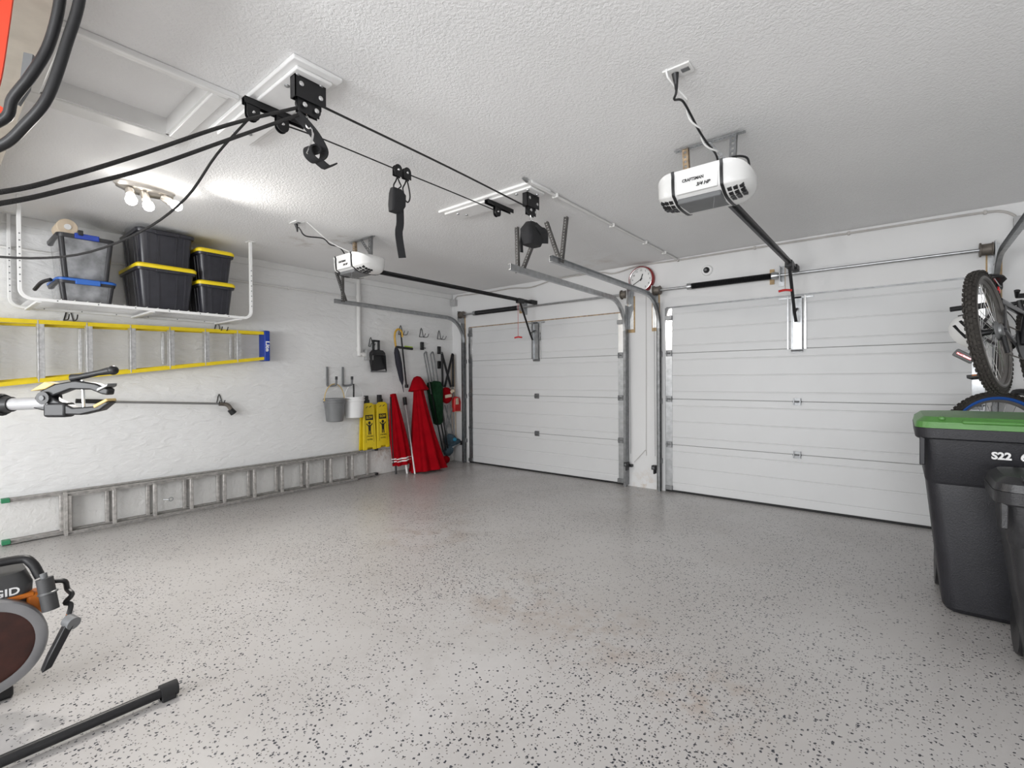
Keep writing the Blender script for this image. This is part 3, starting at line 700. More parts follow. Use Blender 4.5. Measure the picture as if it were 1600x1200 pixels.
# ---------------------------------------------------------------- lamp with three bulbs
t = thing('ceiling_lamp', 'oval nickel ceiling lamp with three lit spot bulbs', 'lamp', (1.53, -4.46, CEIL))
lp = MB(); rx, ry = .085, .18
lp.loft([[V((1.53 + rx * s_ * math.cos(a), -4.46 + ry * s_ * math.sin(a), CEIL - z)) for a in [2 * math.pi * k / 32 for k in range(32)]] for s_, z in ((1, 0), (1, .012), (.95, .02), (.93, .034), (.70, .05), (.05, .056))])
lp.build('base', M_NICKEL, t)
for (yy, bx, by, bz) in ((-4.56, 1.63, -4.565, 2.555), (-4.48, 1.63, -4.462, 2.515), (-4.37, 1.64, -4.30, 2.575)):
    j = V((1.57, yy, CEIL - .055)); b = V((bx, by, bz)); d = (b - j).normalized()
    hd = MB().tube([(1.55, yy, CEIL - .02), (1.555, yy, CEIL - .045), tuple(j)], .009, 8).build('spot_arm', M_NICKEL, t)
    MB().lathe([(.012, 0), (.024, .004), (.027, .02), (.027, .062), (.02, .064)], j, d, n=18).build('spot_socket', M_NICKEL, hd)
    q = j + d * .06
    MB().lathe([(.014, 0), (.02, .012), (.031, .034), (.034, .052), (.030, .07), (.018, .082), (.002, .086)], q, d, n=18).build('bulb', M_BULB, hd)
    ld = bpy.data.lights.new('bulb_light', 'SPOT'); ld.spot_size = R(142); ld.spot_blend = 0.9; ld.energy = LAMP_W; ld.shadow_soft_size = .045; ld.color = (1, .96, .90)
    lo = bpy.data.objects.new('bulb_light', ld); COL.objects.link(lo); lo.location = q + d * .095; lo.rotation_euler = d.to_track_quat('-Z', 'Y').to_euler()

# ================================================================== OVERHEAD RACK AND TOTES
t = thing('storage_rack', 'white steel storage rack hung from the ceiling by the plaster wall', 'rack', (.36, -4.2, 1.93))
RX0, RX1, RY0, RY1, RZ = .05, .67, -5.01, -3.40, 1.935
def rackframe(x):
    rc = .07
    pts = [(x, RY0, CEIL)] + [(x, RY0, RZ + rc)] + [(x, RY0 + rc * (1 - math.cos(a)), RZ + rc * (1 - math.sin(a))) for a in [R(15 * k) for k in range(1, 6)]] + [(x, RY0 + rc, RZ), (x, RY1 - rc, RZ)] + \
          [(x, RY1 - rc * (1 - math.cos(a)), RZ + rc * (1 - math.sin(a))) for a in [R(90 - 15 * k) for k in range(1, 6)]] + [(x, RY1, RZ + rc), (x, RY1, CEIL)]
    f = MB().sweep(pts, [(-.016, -.012), (.016, -.012), (.016, .012), (-.016, .012)], (1, 0, 0)).build('post_frame', M_WHITE, t, bevel=.003)
    hm = MB()
    for yy in (RY0, RY1):
        sg = -1 if yy == RY0 else 1
        for k in range(8): hm.cyl((x + .0155, yy, RZ + .12 + .05 * k), (x + .0175, yy, RZ + .12 + .05 * k), .005, n=8)
    for k in range(6): hm.cyl((x + .0155, RY0 + .2 + .24 * k, RZ), (x + .0175, RY0 + .2 + .24 * k, RZ), .005, n=8)
    hm.build('bolt_holes', M_GREYP, f)
    for yy in (RY0, RY1): MB().box(x - .045, x + .045, yy - .03, yy + .03, CEIL - .004, CEIL).build('ceiling_foot', M_WHITE, t)
rackframe(RX1); rackframe(RX0)
for yy in (RY0 + .1, (RY0 + RY1) / 2, RY1 - .1): MB().box(RX0, RX1, yy - .016, yy + .016, RZ - .022, RZ - .006).build('cross_beam', M_WHITE, t, bevel=.002)
for i in range(12):
    xx = RX0 + .03 + (RX1 - RX0 - .06) * i / 11
    MB().cyl((xx, RY0 + .06, RZ + .014), (xx, RY1 - .06, RZ + .014), .003, n=6).build('deck_wire', M_WHITE, t)
for i in range(20):
    yy = RY0 + .07 + (RY1 - RY0 - .14) * i / 19
    MB().cyl((RX0, yy, RZ + .0185), (RX1, yy, RZ + .0185), .0028, n=6).build('deck_wire', M_WHITE, t)
DK = RZ + .0215

def tote(label, x0, x1, y0, y1, z0, z1, lid, body, latch=None, group=None, ribs=True, taper=.035, lidh=.032, smoky=False):
    cx, cy = (x0 + x1) / 2, (y0 + y1) / 2; hx, hy = (x1 - x0) / 2, (y1 - y0) / 2
    t = thing('storage_tote', label, 'tote', (cx, cy, z0), group=group)
    zt = z1 - (lidh if lid else 0.0)
    e = .016
    def at(z): return (z - z0) / (zt - z0)
    def lp(z, g=0.0):
        k = taper * (1 - at(z)); return rr(cx, cy, hx - e - k + g, hy - e - k + g, .035, z)
    MB().loft([lp(z0), lp(z0 + .01, .002), lp(zt - .03), lp(zt)]).build('body', body, t, sharp=35)
    MB().loft([rr(cx, cy, hx - .004, hy - .004, .04, zt - .028), rr(cx, cy, hx, hy, .042, zt - .014), rr(cx, cy, hx, hy, .042, zt)]).build('rim', M_TOTED if smoky else body, t, sharp=35)
    if lid:
        MB().loft([rr(cx, cy, hx + .004, hy + .004, .045, zt - .006), rr(cx, cy, hx + .006, hy + .006, .047, zt + lidh * .55), rr(cx, cy, hx - .008, hy - .008, .04, zt + lidh)]).build('lid', lid, t, sharp=35)
    else:
        MB().loft([rr(cx, cy, hx - .02, hy - .02, .03, zt - .004), rr(cx, cy, hx - .006, hy - .006, .035, zt + .004)]).build('lid', body, t, sharp=35)
    if ribs:
        for fr in (-.62, -.30, .34, .62):
            for face in ('x', 'y'):
                l = []
                for z in (z0 + .02, zt - .035):
                    k = taper * (1 - at(z)) + e; slant = .012 * (1 - at(z)) * (1 if fr > 0 else -1)
                    if face == 'x':
                        c_ = V((cx + hx - k, cy + fr * hy - slant, z)); l.append([c_ + V((.006, -.006, 0)), c_ + V((.006, .006, 0)), c_ + V((-.004, .009, 0)), c_ + V((-.004, -.009, 0))])
                    else:
                        c_ = V((cx + fr * hx - slant, cy - hy + k, z)); l.append([c_ + V((-.006, -.006, 0)), c_ + V((.006, -.006, 0)), c_ + V((.009, .004, 0)), c_ + V((-.009, .004, 0))])
                MB().loft(l).build('rib', body, t)
        MB().box(cx + hx - .004, cx + hx + .012, cy - .09, cy + .09, zt - .035, zt - .012).build('grip', body, t, bevel=.004)
    if smoky:
        for sy in (-1, 1):
            l = []
            for z in (z0 + .004, zt - .02):
                k = taper * (1 - at(z)) + e; c_ = V((cx + hx - k - .012, cy + sy * (hy - k - .012), z)); l.append([c_ + V((.02 * math.cos(a), .02 * math.sin(a), 0)) for a in [2 * math.pi * q / 10 for q in range(10)]])
            MB().loft(l).build('corner_post', M_TOTED, t)
    if latch:
        for sx in (1,):
            MB().box(cx + hx - .006, cx + hx + .014, cy - hy * .42, cy + hy * .42, zt - .03, zt + .012).build('latch', latch, t, bevel=.005)
    return t
GT = 'storage totes on the rack'
tote('large charcoal tote with a yellow lid on the rack, another tote on top', .03, .62, -4.305, -3.85, DK, 2.345, M_YELL, M_TOTE, group=GT)
tote('large charcoal tote without yellow lid, stacked on top of another', .03, .61, -4.30, -3.855, 2.347, 2.645, None, M_TOTE, group=GT, taper=.025)
tote('small charcoal tote with yellow lid directly on the rack deck', .12, .60, -3.835, -3.51, DK, 2.268, M_YELL, M_TOTE, group=GT, taper=.028)
tote('small charcoal tote with yellow lid stacked on another small tote', .12, .60, -3.835, -3.515, 2.27, 2.572, M_YELL, M_TOTE, group=GT, taper=.028)
tl = tote('low smoky clear tote with blue lid rim and a long blue handle', .12, .60, -4.80, -4.435, DK, 2.142, M_BLUEL, M_TOTEG, M_BLUEL, GT, ribs=False, lidh=.018, smoky=True, taper=.02)
MB().tube([(.45, -4.815, 2.13), (.38, -4.86, 2.11), (.28, -4.89, 2.06)], .014, 8, smooth=4).build('strap_handle', M_BLACK, tl)
t2 = tote('tall smoky clear tote with a blue latch, stacked on a low tote', .12, .60, -4.80, -4.44, 2.144, 2.485, None, M_TOTEG, M_BLUE, GT, ribs=False, smoky=True, taper=.03)
MB().obox((.61, -4.66, 2.50), (.03, .03, .04)).build('latch_hook', M_BLACK, t2, bevel=.004)
t = thing('paper_roll', 'pale round end of a roll lying on the smoky tote', 'roll', (.36, -4.70, 2.49))
MB().lathe([(.02, 0), (.062, 0), (.066, .01), (.066, .22), (.062, .23), (.02, .23)], (.50, -4.72, 2.557), (-1, 0, 0), n=24).build('roll', M_CREAM, t)
MB().lathe([(.012, 0), (.022, 0), (.022, .012), (.012, .012)], (.51, -4.72, 2.557), (-1, 0, 0), n=16).build('core', M_WHITE, t)

# ================================================================== LADDERS
t = thing('step_ladder', 'yellow fibreglass step ladder hung sideways on the plaster wall', 'ladder', (.1, -4.2, 1.6))
def zt_(y): return 1.862 + (y + 3.09) * .018
def zb_(y): return 1.545 + (y + 3.09) * .131
YE, YS = -3.06, -5.62
for f, sg in ((zt_, 1), (zb_, -1)):
    l = []
    for y in (YS, YE):
        z = f(y); l.append([V((.185, y, z)), V((.185, y, z - .034)), V((.178, y, z - .034)), V((.178, y, z - .004)), V((.10, y, z - .004)), V((.10, y, z))] if sg > 0 else
                           [V((.185, y, z)), V((.185, y, z + .034)), V((.178, y, z + .034)), V((.178, y, z + .004)), V((.10, y, z + .004)), V((.10, y, z))])
    MB().loft(l).build('rail', M_YEL, t, sharp=25)
    l = []
    for y in (YS, YE - .02):
        z = f(y) + (-.05 if sg > 0 else .05) * min(1, (YE - y) * .2 + .4)
        l.append([V((.045, y, z - .01)), V((.085, y, z - .01)), V((.085, y, z + .01)), V((.045, y, z + .01))])
    MB().loft(l).build('rear_rail', M_YEL, t)
for k in range(8):
    y = -3.341 - .305 * k + .02
    s = MB(); s.box(.108, .182, y - .022, y + .022, zb_(y) + .004, zt_(y) - .004)
    s.box(.182, .186, y - .022, y - .012, zb_(y) + .004, zt_(y) - .004)
    s.build('step', M_ALU, t, bevel=.003)
    if k % 2 == 0:
        y2 = y - .045
        MB().box(.055, .075, y2 - .012, y2 + .012, zb_(y2) + .05, zt_(y2) - .05).build('rear_bar', M_ALU, t, bevel=.003)
MB().box(.05, .20, YE - .005, YE + .055, zb_(YE) - .012, zt_(YE) + .012).build('top_cap', M_BLUE, t, bevel=.01)
text('cap_lettering', 'Lite', .055, (.2015, YE + .025, 1.70), (R(90), R(90), R(90)), M_WHT_PRINT, t, width=.115, bold=.002)

t = thing('extension_ladder', 'long grey aluminium extension ladder lying on edge along the wall', 'ladder', (.1, -3.3, 0))
def eladder(x0, x1, ya, yb, zlo, zhi, nm, first, n):
    for z in (zlo, zhi - .03):
        c_ = MB(); c_.box(x0, x1, ya, yb, z, z + .004); c_.box(x0, x1, ya, yb, z + .026, z + .03); c_.box(x0, x0 + .003, ya, yb, z, z + .03)
        c_.box(x0 + (x1 - x0) * .4, x0 + (x1 - x0) * .6, ya, yb, z, z + .03)
        c_.build('rail', M_ALUD, t)
    for k in range(n):
        y = first + .305 * k
        MB().box(x0 + .012, x1 - .012, y - .016, y + .016, zlo + .02, zhi - .02).build('rung', M_ALUD, t, bevel=.006)
eladder(.088, .148, -4.70, -1.86, .003, .366, 'fly', -4.68, 10)
eladder(.026, .082, -5.04, -1.54, .01, .375, 'base', -4.72, 11)
for z in (.008, .345):
    MB().box(.024, .086, -5.08, -5.03, z, z + .034).build('foot_cap', M_GRNB, t, bevel=.003)
    MB().box(.024, .086, -1.55, -1.51, z, z + .034).build('end_cap', M_BLACK, t, bevel=.003)
MB().box(.086, .15, -4.715, -4.695, .001, .368).build('end_channel', M_ALUD, t)
MB().torus((.155, -3.95, .17), (1, 0, 0), .018, .004, 16, 6).build('rope_ring', M_GALV, t)
MB().cyl((.12, -4.0, .17), (.155, -3.965, .17), .006, n=8).build('ring_pin', M_GALV, t)

# ---------------------------------------------------------------- wall hooks
def wire_hook(y, z, label, big=1.0, group='black wire hooks on the plaster wall', reach=.12):
    t = thing('wire_hook', label, 'hook', (.0, y, z), group=group)
    b = big
    MB().tube([(.008, y - .035 * b, z - .05 * b), (.006, y, z + .075 * b), (.008, y + .035 * b, z - .05 * b)], .0045, 6, smooth=3).build('triangle_loop', M_BLACKM, t)
    MB().tube([(.008, y - .035 * b, z - .05 * b), (reach * .8, y - .03 * b, z - .055 * b), (reach, y - .03 * b, z - .04 * b), (reach + .02, y - .03 * b, z - .01 * b)], .0045, 6, smooth=3).build('prong', M_BLACKM, t)
    MB().tube([(.008, y + .035 * b, z - .05 * b), (reach * .8, y + .03 * b, z - .055 * b), (reach, y + .03 * b, z - .04 * b), (reach + .02, y + .03 * b, z - .01 * b)], .0045, 6, smooth=3).build('prong', M_BLACKM, t)
wire_hook(-1.05, 2.03, 'black wire hook holding the umbrella with the yellow handle', 1.1)
wire_hook(-.66, 2.02, 'empty black wire hook, between the umbrella hook and the corner', 1.1)
wire_hook(-.30, 2.01, 'empty black wire hook beside the wall corner', 1.1)
wire_hook(-1.56, 1.83, 'black wire hook from which the dustpan hangs', 1.0, reach=.05)
wire_hook(-4.65, 1.90, 'black wire hook over the ladder below the smoky totes', .9, reach=.2)
wire_hook(-3.47, 1.89, 'black wire hook over the ladder near its blue cap', .9, reach=.2)
wire_hook(-3.46, 1.12, 'black wire hook holding the long grey lance', .75, reach=.08)
t = thing('spray_lance', 'long thin grey lance with dark grip, hung level under the yellow ladder', 'lance', (.05, -3.9, 1.1))
MB().tube([(.06, -4.42, 1.135), (.06, -3.45, 1.075)], .011, 10).build('rod', M_GREYR, t)
MB().tube([(.06, -4.62, 1.15), (.06, -4.40, 1.135)], .02, 10).build('grip', M_BLACK, t)
MB().tube([(.06, -3.48, 1.075), (.06, -3.40, 1.06), (.065, -3.36, 1.0)], [.02, .022], 12, smooth=4).build('elbow', M_DRUM, t)
MB().cyl((.064, -3.375, 1.01), (.068, -3.34, .965), .03, .034, n=14).build('nozzle', M_BLACK, t)
def j_hook(y, label):
    t = thing('utility_hook', label, 'hook', (0, y, 1.25), group='big grey J hooks')
    MB().tube([(.014, y, 1.49), (.014, y, 1.30), (.02, y, 1.255), (.06, y, 1.245), (.19, y, 1.255), (.22, y, 1.275), (.225, y, 1.34)], .013, 10, smooth=4).build('bar', M_GREYP, t)
    MB().cyl((.225, y, 1.325), (.226, y, 1.365), .016, n=10).build('tip_cap', M_BLACK, t)
j_hook(-2.215, 'big grey J hook carrying the grey bucket'); j_hook(-1.995, 'big grey J hook carrying the white bucket')
def bucket(c, m, hm, label, r0, r1, hgt, hy):
    x, y, z = c
    t = thing('bucket', label, 'bucket', c)
    MB().lathe([(r0 * .9, 0), (r0, .006), (r1, hgt - .02), (r1 + .008, hgt - .018), (r1 + .008, hgt), (r1 - .004, hgt), (r0 - .004, .012), (.01, .012)], c, n=30).build('pail', m, t)
    MB().lathe([(r1 - .002, hgt - .055), (r1 + .006, hgt - .05), (r1 + .006, hgt - .035), (r1, hgt - .03)], c, n=30, cap=False).build('band', m, t)
    pts = [(x, y + (r1 + .008) * math.cos(a), z + hgt - .02 + (hy - z - hgt + .03) * math.sin(a)) for a in [math.pi * k / 14 for k in range(15)]]
    MB().tube(pts, .006, 8).build('handle', hm, t)
    for s_ in (-1, 1): MB().sphere((x, y + s_ * (r1 + .008), z + hgt - .02), .012, n=8, m=6).build('ear', hm, t)
    return t
M_TAN = mat('tan_yellow_handle', (.66, .48, .20), .5)
bucket((.155, -2.20, .80), M_BUCK, M_TAN, 'grey bucket with a tan yellow handle hanging on the wall', .10, .128, .29, 1.262)
b2 = bucket((.15, -1.918, .83), M_WHITE, M_WHITE, 'white bucket hanging beside the grey bucket', .108, .126, .27, 1.255)
MB().tube([(.235, -1.98, 1.10), (.245, -1.985, 1.20), (.25, -1.99, 1.27)], .010, 8).build('brush_handle', M_BLACK, b2)

# dustpan
t = thing('dustpan', 'black dustpan hanging open side down beside the white pipe', 'dustpan', (.06, -1.45, 1.45))
pan = MB()
def pl(x, y0, y1, z): return [V((x, y0, z)), V((x, y1, z)), V((x + .012, y1, z)), V((x + .012, y0, z))]
pan.loft([[V((.05, -1.63, 1.66)), V((.05, -1.41, 1.68)), V((.06, -1.41, 1.68)), V((.06, -1.63, 1.66))], [V((.05, -1.59, 1.43)), V((.05, -1.35, 1.47)), V((.06, -1.35, 1.47)), V((.06, -1.59, 1.43))]])
for y0, y1 in ((-1.63, -1.59), (-1.41, -1.35)):
    pan.loft([[V((.05, y0, 1.66)), V((.13, y0, 1.66)), V((.13, y0 + .01, 1.66)), V((.05, y0 + .01, 1.66))], [V((.05, y1, 1.44)), V((.065, y1, 1.44)), V((.065, y1 + .01, 1.44)), V((.05, y1 + .01, 1.44))]])
ar = [(-.11, 0), (-.105, .04), (-.07, .075), (0, .085), (.07, .075), (.105, .04), (.11, 0)]
pan.prism(ar, (.05, -1.52, 1.655), (0, 1, 0), (0, 0, .9), (.085, 0, 0))
pan.build('pan', M_BLACK, t, bevel=.004)
MB().box(.05, .064, -1.60, -1.34, 1.425, 1.445).build('lip', M_GREYP, t, bevel=.003)
hd = MB()
hd.box(.07, .10, -1.585, -1.56, 1.70, 1.86); hd.box(.07, .10, -1.50, -1.475, 1.70, 1.86); hd.box(.07, .10, -1.585, -1.475, 1.84, 1.865)
hd.build('handle', M_BLACK, t, bevel=.005)

# yellow slow signs
def child_sign(y, z, label, tilt):
    t = thing('caution_sign', label, 'sign', (.05, y, z), (0, 0, 0), 'folded yellow slow signs')
    w0, w1, hgt, xf = .105, .085, .60, .115
    MB().prism([(-w0, 0), (-w0 * .45, 0), (-w0 * .38, .03), (w0 * .38, .03), (w0 * .45, 0), (w0, 0), (w1, hgt), (w1 * .6, hgt + .03), (-w1 * .6, hgt + .03), (-w1, hgt)], (xf, y, z), (0, 1, 0), (-.05, 0, 1), (-.02, 0, 0)).build('front_board', M_YEL, t, bevel=.005)
    MB().prism([(-w0, 0), (w0, 0), (w1, hgt), (-w1, hgt)], (.05, y - .02, z), (0, 1, 0), (0, 0, 1), (-.02, 0, 0)).build('rear_board', M_YEL, t, bevel=.005)
    def F(u, v, e=.0012): return V((xf + e - .05 * v, y + u, z + v))
    MB().prism([(-.035, hgt + .02), (.035, hgt + .02), (.035, hgt + .07), (.02, hgt + .075), (.018, hgt + .13), (-.035, hgt + .13)], (xf - .032, y - .01, z), (0, 1, 0), (-.02, 0, 1), (-.04, 0, 0)).build('holder', M_BLACK, t, bevel=.003)
    pr = lambda poly, m, nm, e=.0015: MB().prism(poly, (xf + .0002, y, z), (0, 1, 0), (-.05, 0, 1), (e, 0, 0)).build(nm, m, t)
    pr([(-.06, .47), (.06, .47), (.062, .40), (-.062, .40)], M_BLK_PRINT, 'header_print')
    text('header_lettering', 'SLOW', .055, F(0, .435, .0026), (R(93), 0, R(90)), M_YEL, t, width=.095, bold=.001)
    fr = MB()
    for a, b in (((-.064, .40), (-.061, .10)), ((.061, .40), (.064, .10))): fr.prism([(a[0], a[1]), (b[0], a[1]), (b[0], b[1]), (a[0], b[1])], (xf + .0002, y, z), (0, 1, 0), (-.05, 0, 1), (.0012, 0, 0))
    fr.build('frame_print', M_BLK_PRINT, t)
    fig = MB(); a_ = dict(o=(xf + .0002, y, z), u=(0, 1, 0), v=(-.05, 0, 1), w=(.0015, 0, 0))
    fig.prism([(.02 * math.cos(q), .362 + .022 * math.sin(q)) for q in [2 * math.pi * k / 14 for k in range(14)]], **a_)
    fig.prism([(-.022, .335), (.022, .335), (.018, .255), (-.018, .255)], **a_)
    fig.prism([(-.022, .335), (-.022, .318), (-.05, .345), (-.045, .362)], **a_); fig.prism([(.022, .335), (.022, .318), (.05, .345), (.045, .362)], **a_)
    fig.prism([(-.018, .255), (-.003, .255), (-.006, .205), (-.022, .205)], **a_); fig.prism([(.003, .255), (.018, .255), (.022, .205), (.006, .205)], **a_)
    fig.build('child_figure_print', M_BLK_PRINT, t)
    text('lettering', 'CHILDREN', .035, F(0, .180, .001), (R(93), 0, R(90)), M_BLK_PRINT, t, width=.10)
    text('lettering', 'PLAYING', .035, F(0, .138, .001), (R(93), 0, R(90)), M_BLK_PRINT, t, width=.085)
    pr([(-.055, hgt - .04), (-.03, hgt - .03), (-.01, hgt - .012), (-.03, hgt - .018)], M_BLK_PRINT, 'arrow_print'); pr([(.0, hgt - .035), (.025, hgt - .025), (.05, hgt - .005), (.02, hgt - .014)], M_BLK_PRINT, 'arrow_print')
child_sign(-1.655, .376, 'folded yellow slow sign beside the white bucket', 0)
child_sign(-1.44, .382, 'folded yellow slow sign beside the small red furled canopy', 0)

# ---------------------------------------------------------------- things leaning in the corner
def furled(name, label, base, top, r0, r1, folds, m, cap=False, amp=.16, n=56, mid=None):
    base = V(base); top = V(top); ax = (top - base).normalized(); L = (top - base).length
    t = thing(name, label, 'umbrella', base)
    prof = []
    for k in range(17):
        f = k / 16; r = r0 + (r1 - r0) * f ** .9
        if mid: r += mid * math.sin(math.pi * f)
        prof.append((max(.012, r), L * f))
    wob = lambda th, h: amp * (1 - .55 * h / L) * math.cos(folds * th + 1.6 * h) + .06 * math.cos(3 * th + 4 * h)
    prof = [(.02, .0)] + prof + [(.01, L + .004)]
    MB().lathe(prof, base, ax, n=n, wob=wob).build('canopy', m, t, sharp=80)
    return t, ax, L
u, ax, L = furled('patio_umbrella', 'big furled red patio umbrella standing on the floor in the corner', (.36, -.87, .012), (.17, -.875, 1.27), .235, .055, 8, M_RED, amp=.20)
ap = V((.17, -.875, 1.27))
MB().lathe([(.14, -.115), (.142, -.105), (.105, -.03), (.085, .03), (.05, .085), (.012, .10)], ap, ax, n=40, wob=lambda th, h: .05 * math.cos(8 * th) if h < 0 else .02 * math.cos(8 * th)).build('top_flap', M_RED, u, sharp=80)
MB().tube([(.362, -.87, .0), tuple(ap)], .02, 10).build('pole', M_POSTG, u)
u, ax, L = furled('folded_canopy', 'small furled red canopy with white hem stripes beside the yellow signs', (.22, -1.21, .13), (.15, -1.30, 1.12), .115, .038, 7, M_RED, amp=.22, mid=.02)
for k, h in enumerate((.05, .085)):
    MB().lathe([(.112, h), (.121, h + .004), (.121, h + .016), (.112, h + .02)], (.22, -1.21, .13), ax, n=40, wob=lambda th, h: .18 * math.cos(7 * th)).build('hem_stripe', M_WHITE, u)
MB().cyl((.20, -1.30, 0), (.17, -1.29, .25), .014, n=10).build('leg', M_BLACK, u)
MB().cyl((.28, -1.17, 0), (.25, -1.19, .25), .016, n=10).build('leg', M_WHITE, u)
MB().cyl((.19, -1.335, .15), (.15, -1.345, 1.08), .011, n=8).build('leg', M_BLACK, u)
MB().cyl((.14, -1.20, .3), (.12, -1.21, .98), .014, n=8).build('leg', M_BLACK, u)
t = thing('metal_pole', 'thin silver pole with a black grip between the two red umbrellas', 'pole', (.38, -1.1, 0))
MB().tube([(.40, -1.13, .0), (.05, -1.02, 1.02)], .015, 10).build('tube', M_POSTG, t)
MB().cyl((.075, -1.028, .95), (.045, -1.018, 1.06), .028, n=12).build('grip', M_BLACK, t)
# stick umbrella with yellow crook
t = thing('stick_umbrella', 'black stick umbrella with a curved yellow handle hanging from a wire hook', 'umbrella', (.11, -1.1, 1.2))
MB().lathe([(.004, 0), (.006, .1), (.030, .18), (.042, .42), (.036, .58), (.028, .62), (.010, .66)], (.11, -1.085, 1.14), (.0, -.13, .64), n=16, wob=lambda a, h: .15 * math.cos(6 * a + 8 * h)).build('canopy', M_UMB, t, sharp=80)
MB().tube([(.11, -1.215, 1.78), (.11, -1.235, 1.92), (.11, -1.22, 2.0), (.11, -1.17, 2.04), (.11, -1.115, 2.01), (.11, -1.10, 1.93)], .014, 10, smooth=5).build('crook_handle', mat('amber_handle', (.62, .36, .04), .4), t)
t = thing('garden_tool', 'thin black pole with a lime and black grip hanging beside the stick umbrella', 'tool', (.1, -1.0, 1.2))
MB().tube([(.10, -1.12, 2.0), (.07, -1.005, 1.24)], .011, 8).build('pole', M_BLACK, t)
MB().box(.05, .095, -1.02, -.985, 1.20, 1.25).build('foot', M_BLACK, t, bevel=.005)
MB().obox((.13, -1.08, 1.775), (.035, .30, .035), (R(-3), 0, 0)).build('grip_body', M_BLACK, t, bevel=.01)
MB().obox((.15, -1.02, 1.795), (.02, .14, .014), (R(-3), 0, 0)).build('grip_stripe', M_LIME, t, bevel=.004)
# black spring clips on the wall
def clip(y, z, label):
    t = thing('tool_clip', label, 'clip', (0, y, z), group='black tool clips')
    MB().box(0, .03, y - .028, y + .028, z - .06, z + .06).build('body', M_BLACK, t, bevel=.006)
    for s_ in (-1, 1): MB().tube([(.03, y + s_ * .02, z - .03), (.06, y + s_ * .028, z - .035), (.075, y + s_ * .016, z - .035)], .007, 6).build('jaw', M_BLACK, t)
clip(-.655, 1.83, 'black tool clip above the green camp chair')
clip(-.31, 1.78, 'black tool clip, upper one above the red camp chair')
clip(-.31, 1.55, 'black tool clip, lower one above the red camp chair')
# folded green camp chair
t = thing('camp_chair', 'folded green camp chair with silver legs hanging near the corner', 'chair', (.12, -.55, .6), group='folded camp chairs')
for y0, y1 in ((-.69, -.58), (-.64, -.52), (-.56, -.48), (-.50, -.40)):
    MB().tube([(.10, y0, 1.70), (.13, y1, 1.1)], .011, 8).build('leg', M_GALVD, t)
MB().tube([(.10, -.69, 1.70), (.11, -.67, 1.735), (.11, -.65, 1.73), (.10, -.64, 1.70)], .011, 8, smooth=4).build('leg_bend', M_GALVD, t)
MB().tube([(.10, -.56, 1.70), (.11, -.54, 1.735), (.11, -.52, 1.735), (.10, -.50, 1.70)], .011, 8, smooth=4).build('leg_bend', M_GALVD, t)
for k, (y0, y1) in enumerate(((-.58, -.40), (-.50, -.34), (-.43, -.30))):
    MB().tube([(.14, y0, 1.1), (.19, y1, .2 + .02 * k)], .011, 8).build('leg', M_BLACKM, t)
g = MB(); g.lathe([(.02, 0), (.055, .03), (.075, .25), (.09, .45), (.10, .58), (.085, .66), (.02, .68)], (.14, -.46, .62), (.0, -.09, 1), n=30, wob=lambda a, h: .26 * math.cos(5 * a + 5 * h) + .16 * math.cos(2 * a + 2 * h))
g.build('seat_cloth', M_GREEN, t, sharp=80)
MB().prism([(-.02, 0), (.12, -.02), (.17, .09), (.07, .22), (0, .2)], (.12, -.50, 1.05), (0, 1, 0), (0, 0, 1), (.02, 0, 0)).build('arm_cloth', M_GREEN, t, bevel=.006)
# folded red camp chair with black X frame
t = thing('camp_chair', 'folded red camp chair with a black crossed frame hanging in the corner', 'chair', (.1, -.2, .3), group='folded camp chairs')
for a, b in (((-.33, 1.72), (-.335, 1.2)), ((-.33, 1.73), (-.16, 1.2)), ((-.10, 1.73), (-.29, 1.2)), ((-.09, 1.72), (-.115, 1.2))):
    MB().tube([(.10, a[0], a[1]), (.12, b[0], b[1])], .018, 8).build('upper_tube', M_BLACKM, t)
for k in range(5):
    y0 = -.38 + .065 * k
    MB().tube([(.14, y0, .92), (.15, -.37 + .065 * ((k * 2 + 2) % 5), .34)], .008, 6).build('lower_tube', M_GREYP, t)
MB().sphere((.14, -.275, 1.07), .06, .115, .13, rot=(R(8), 0, 0)).build('folded_seat', M_RED, t)
MB().obox((.20, -.29, 1.06), (.02, .14, .05), (R(6), 0, 0)).build('cream_patch', M_CREAM, t, bevel=.01)
MB().obox((.195, -.20, 1.13), (.02, .08, .05), (R(20), 0, 0)).build('cream_patch', M_CREAM, t, bevel=.01)
t = thing('cloth_bag', 'small red pouch with a cream patch hanging beside the corner track', 'bag', (.16, -.08, .86))
MB().prism([(-.075, 0), (.07, .0), (.075, .16), (.045, .23), (-.02, .25), (-.07, .22)], (.19, -.075, .80), (0, 1, 0), (0, 0, 1), (-.07, 0, 0)).build('pouch', M_REDP, t, bevel=.015)
MB().prism([(-.055, .12), (.01, .12), (.005, .225), (-.05, .215)], (.192, -.075, .80), (0, 1, 0), (0, 0, 1), (.006, 0, 0)).build('patch', M_CREAM, t, bevel=.004)
MB().box(.188, .196, -.15, 0.0, .80, .812).build('piping', M_CREAM, t)
t = thing('folded_stool', 'slate blue folded stool bundle low in the corner by the track', 'stool', (.14, -.15, .2))
MB().sphere((.13, -.20, .36), .07, .14, .10, rot=(R(-15), 0, 0)).build('cloth', M_NAVY, t)
MB().sphere((.15, -.12, .31), .06, .13, .06, rot=(R(10), 0, 0)).build('cloth', M_NAVY, t)
MB().sphere((.20, -.16, .37), .025, .04, .03).build('blue_patch', M_TEAL, t)
MB().sphere((.16, -.26, .20), .06, .10, .08, rot=(R(25), 0, 0)).build('cloth', M_NAVY, t)
MB().tube([(.19, -.32, .22), (.2, -.02, .30)], .010, 8).build('leg', M_POSTG, t)
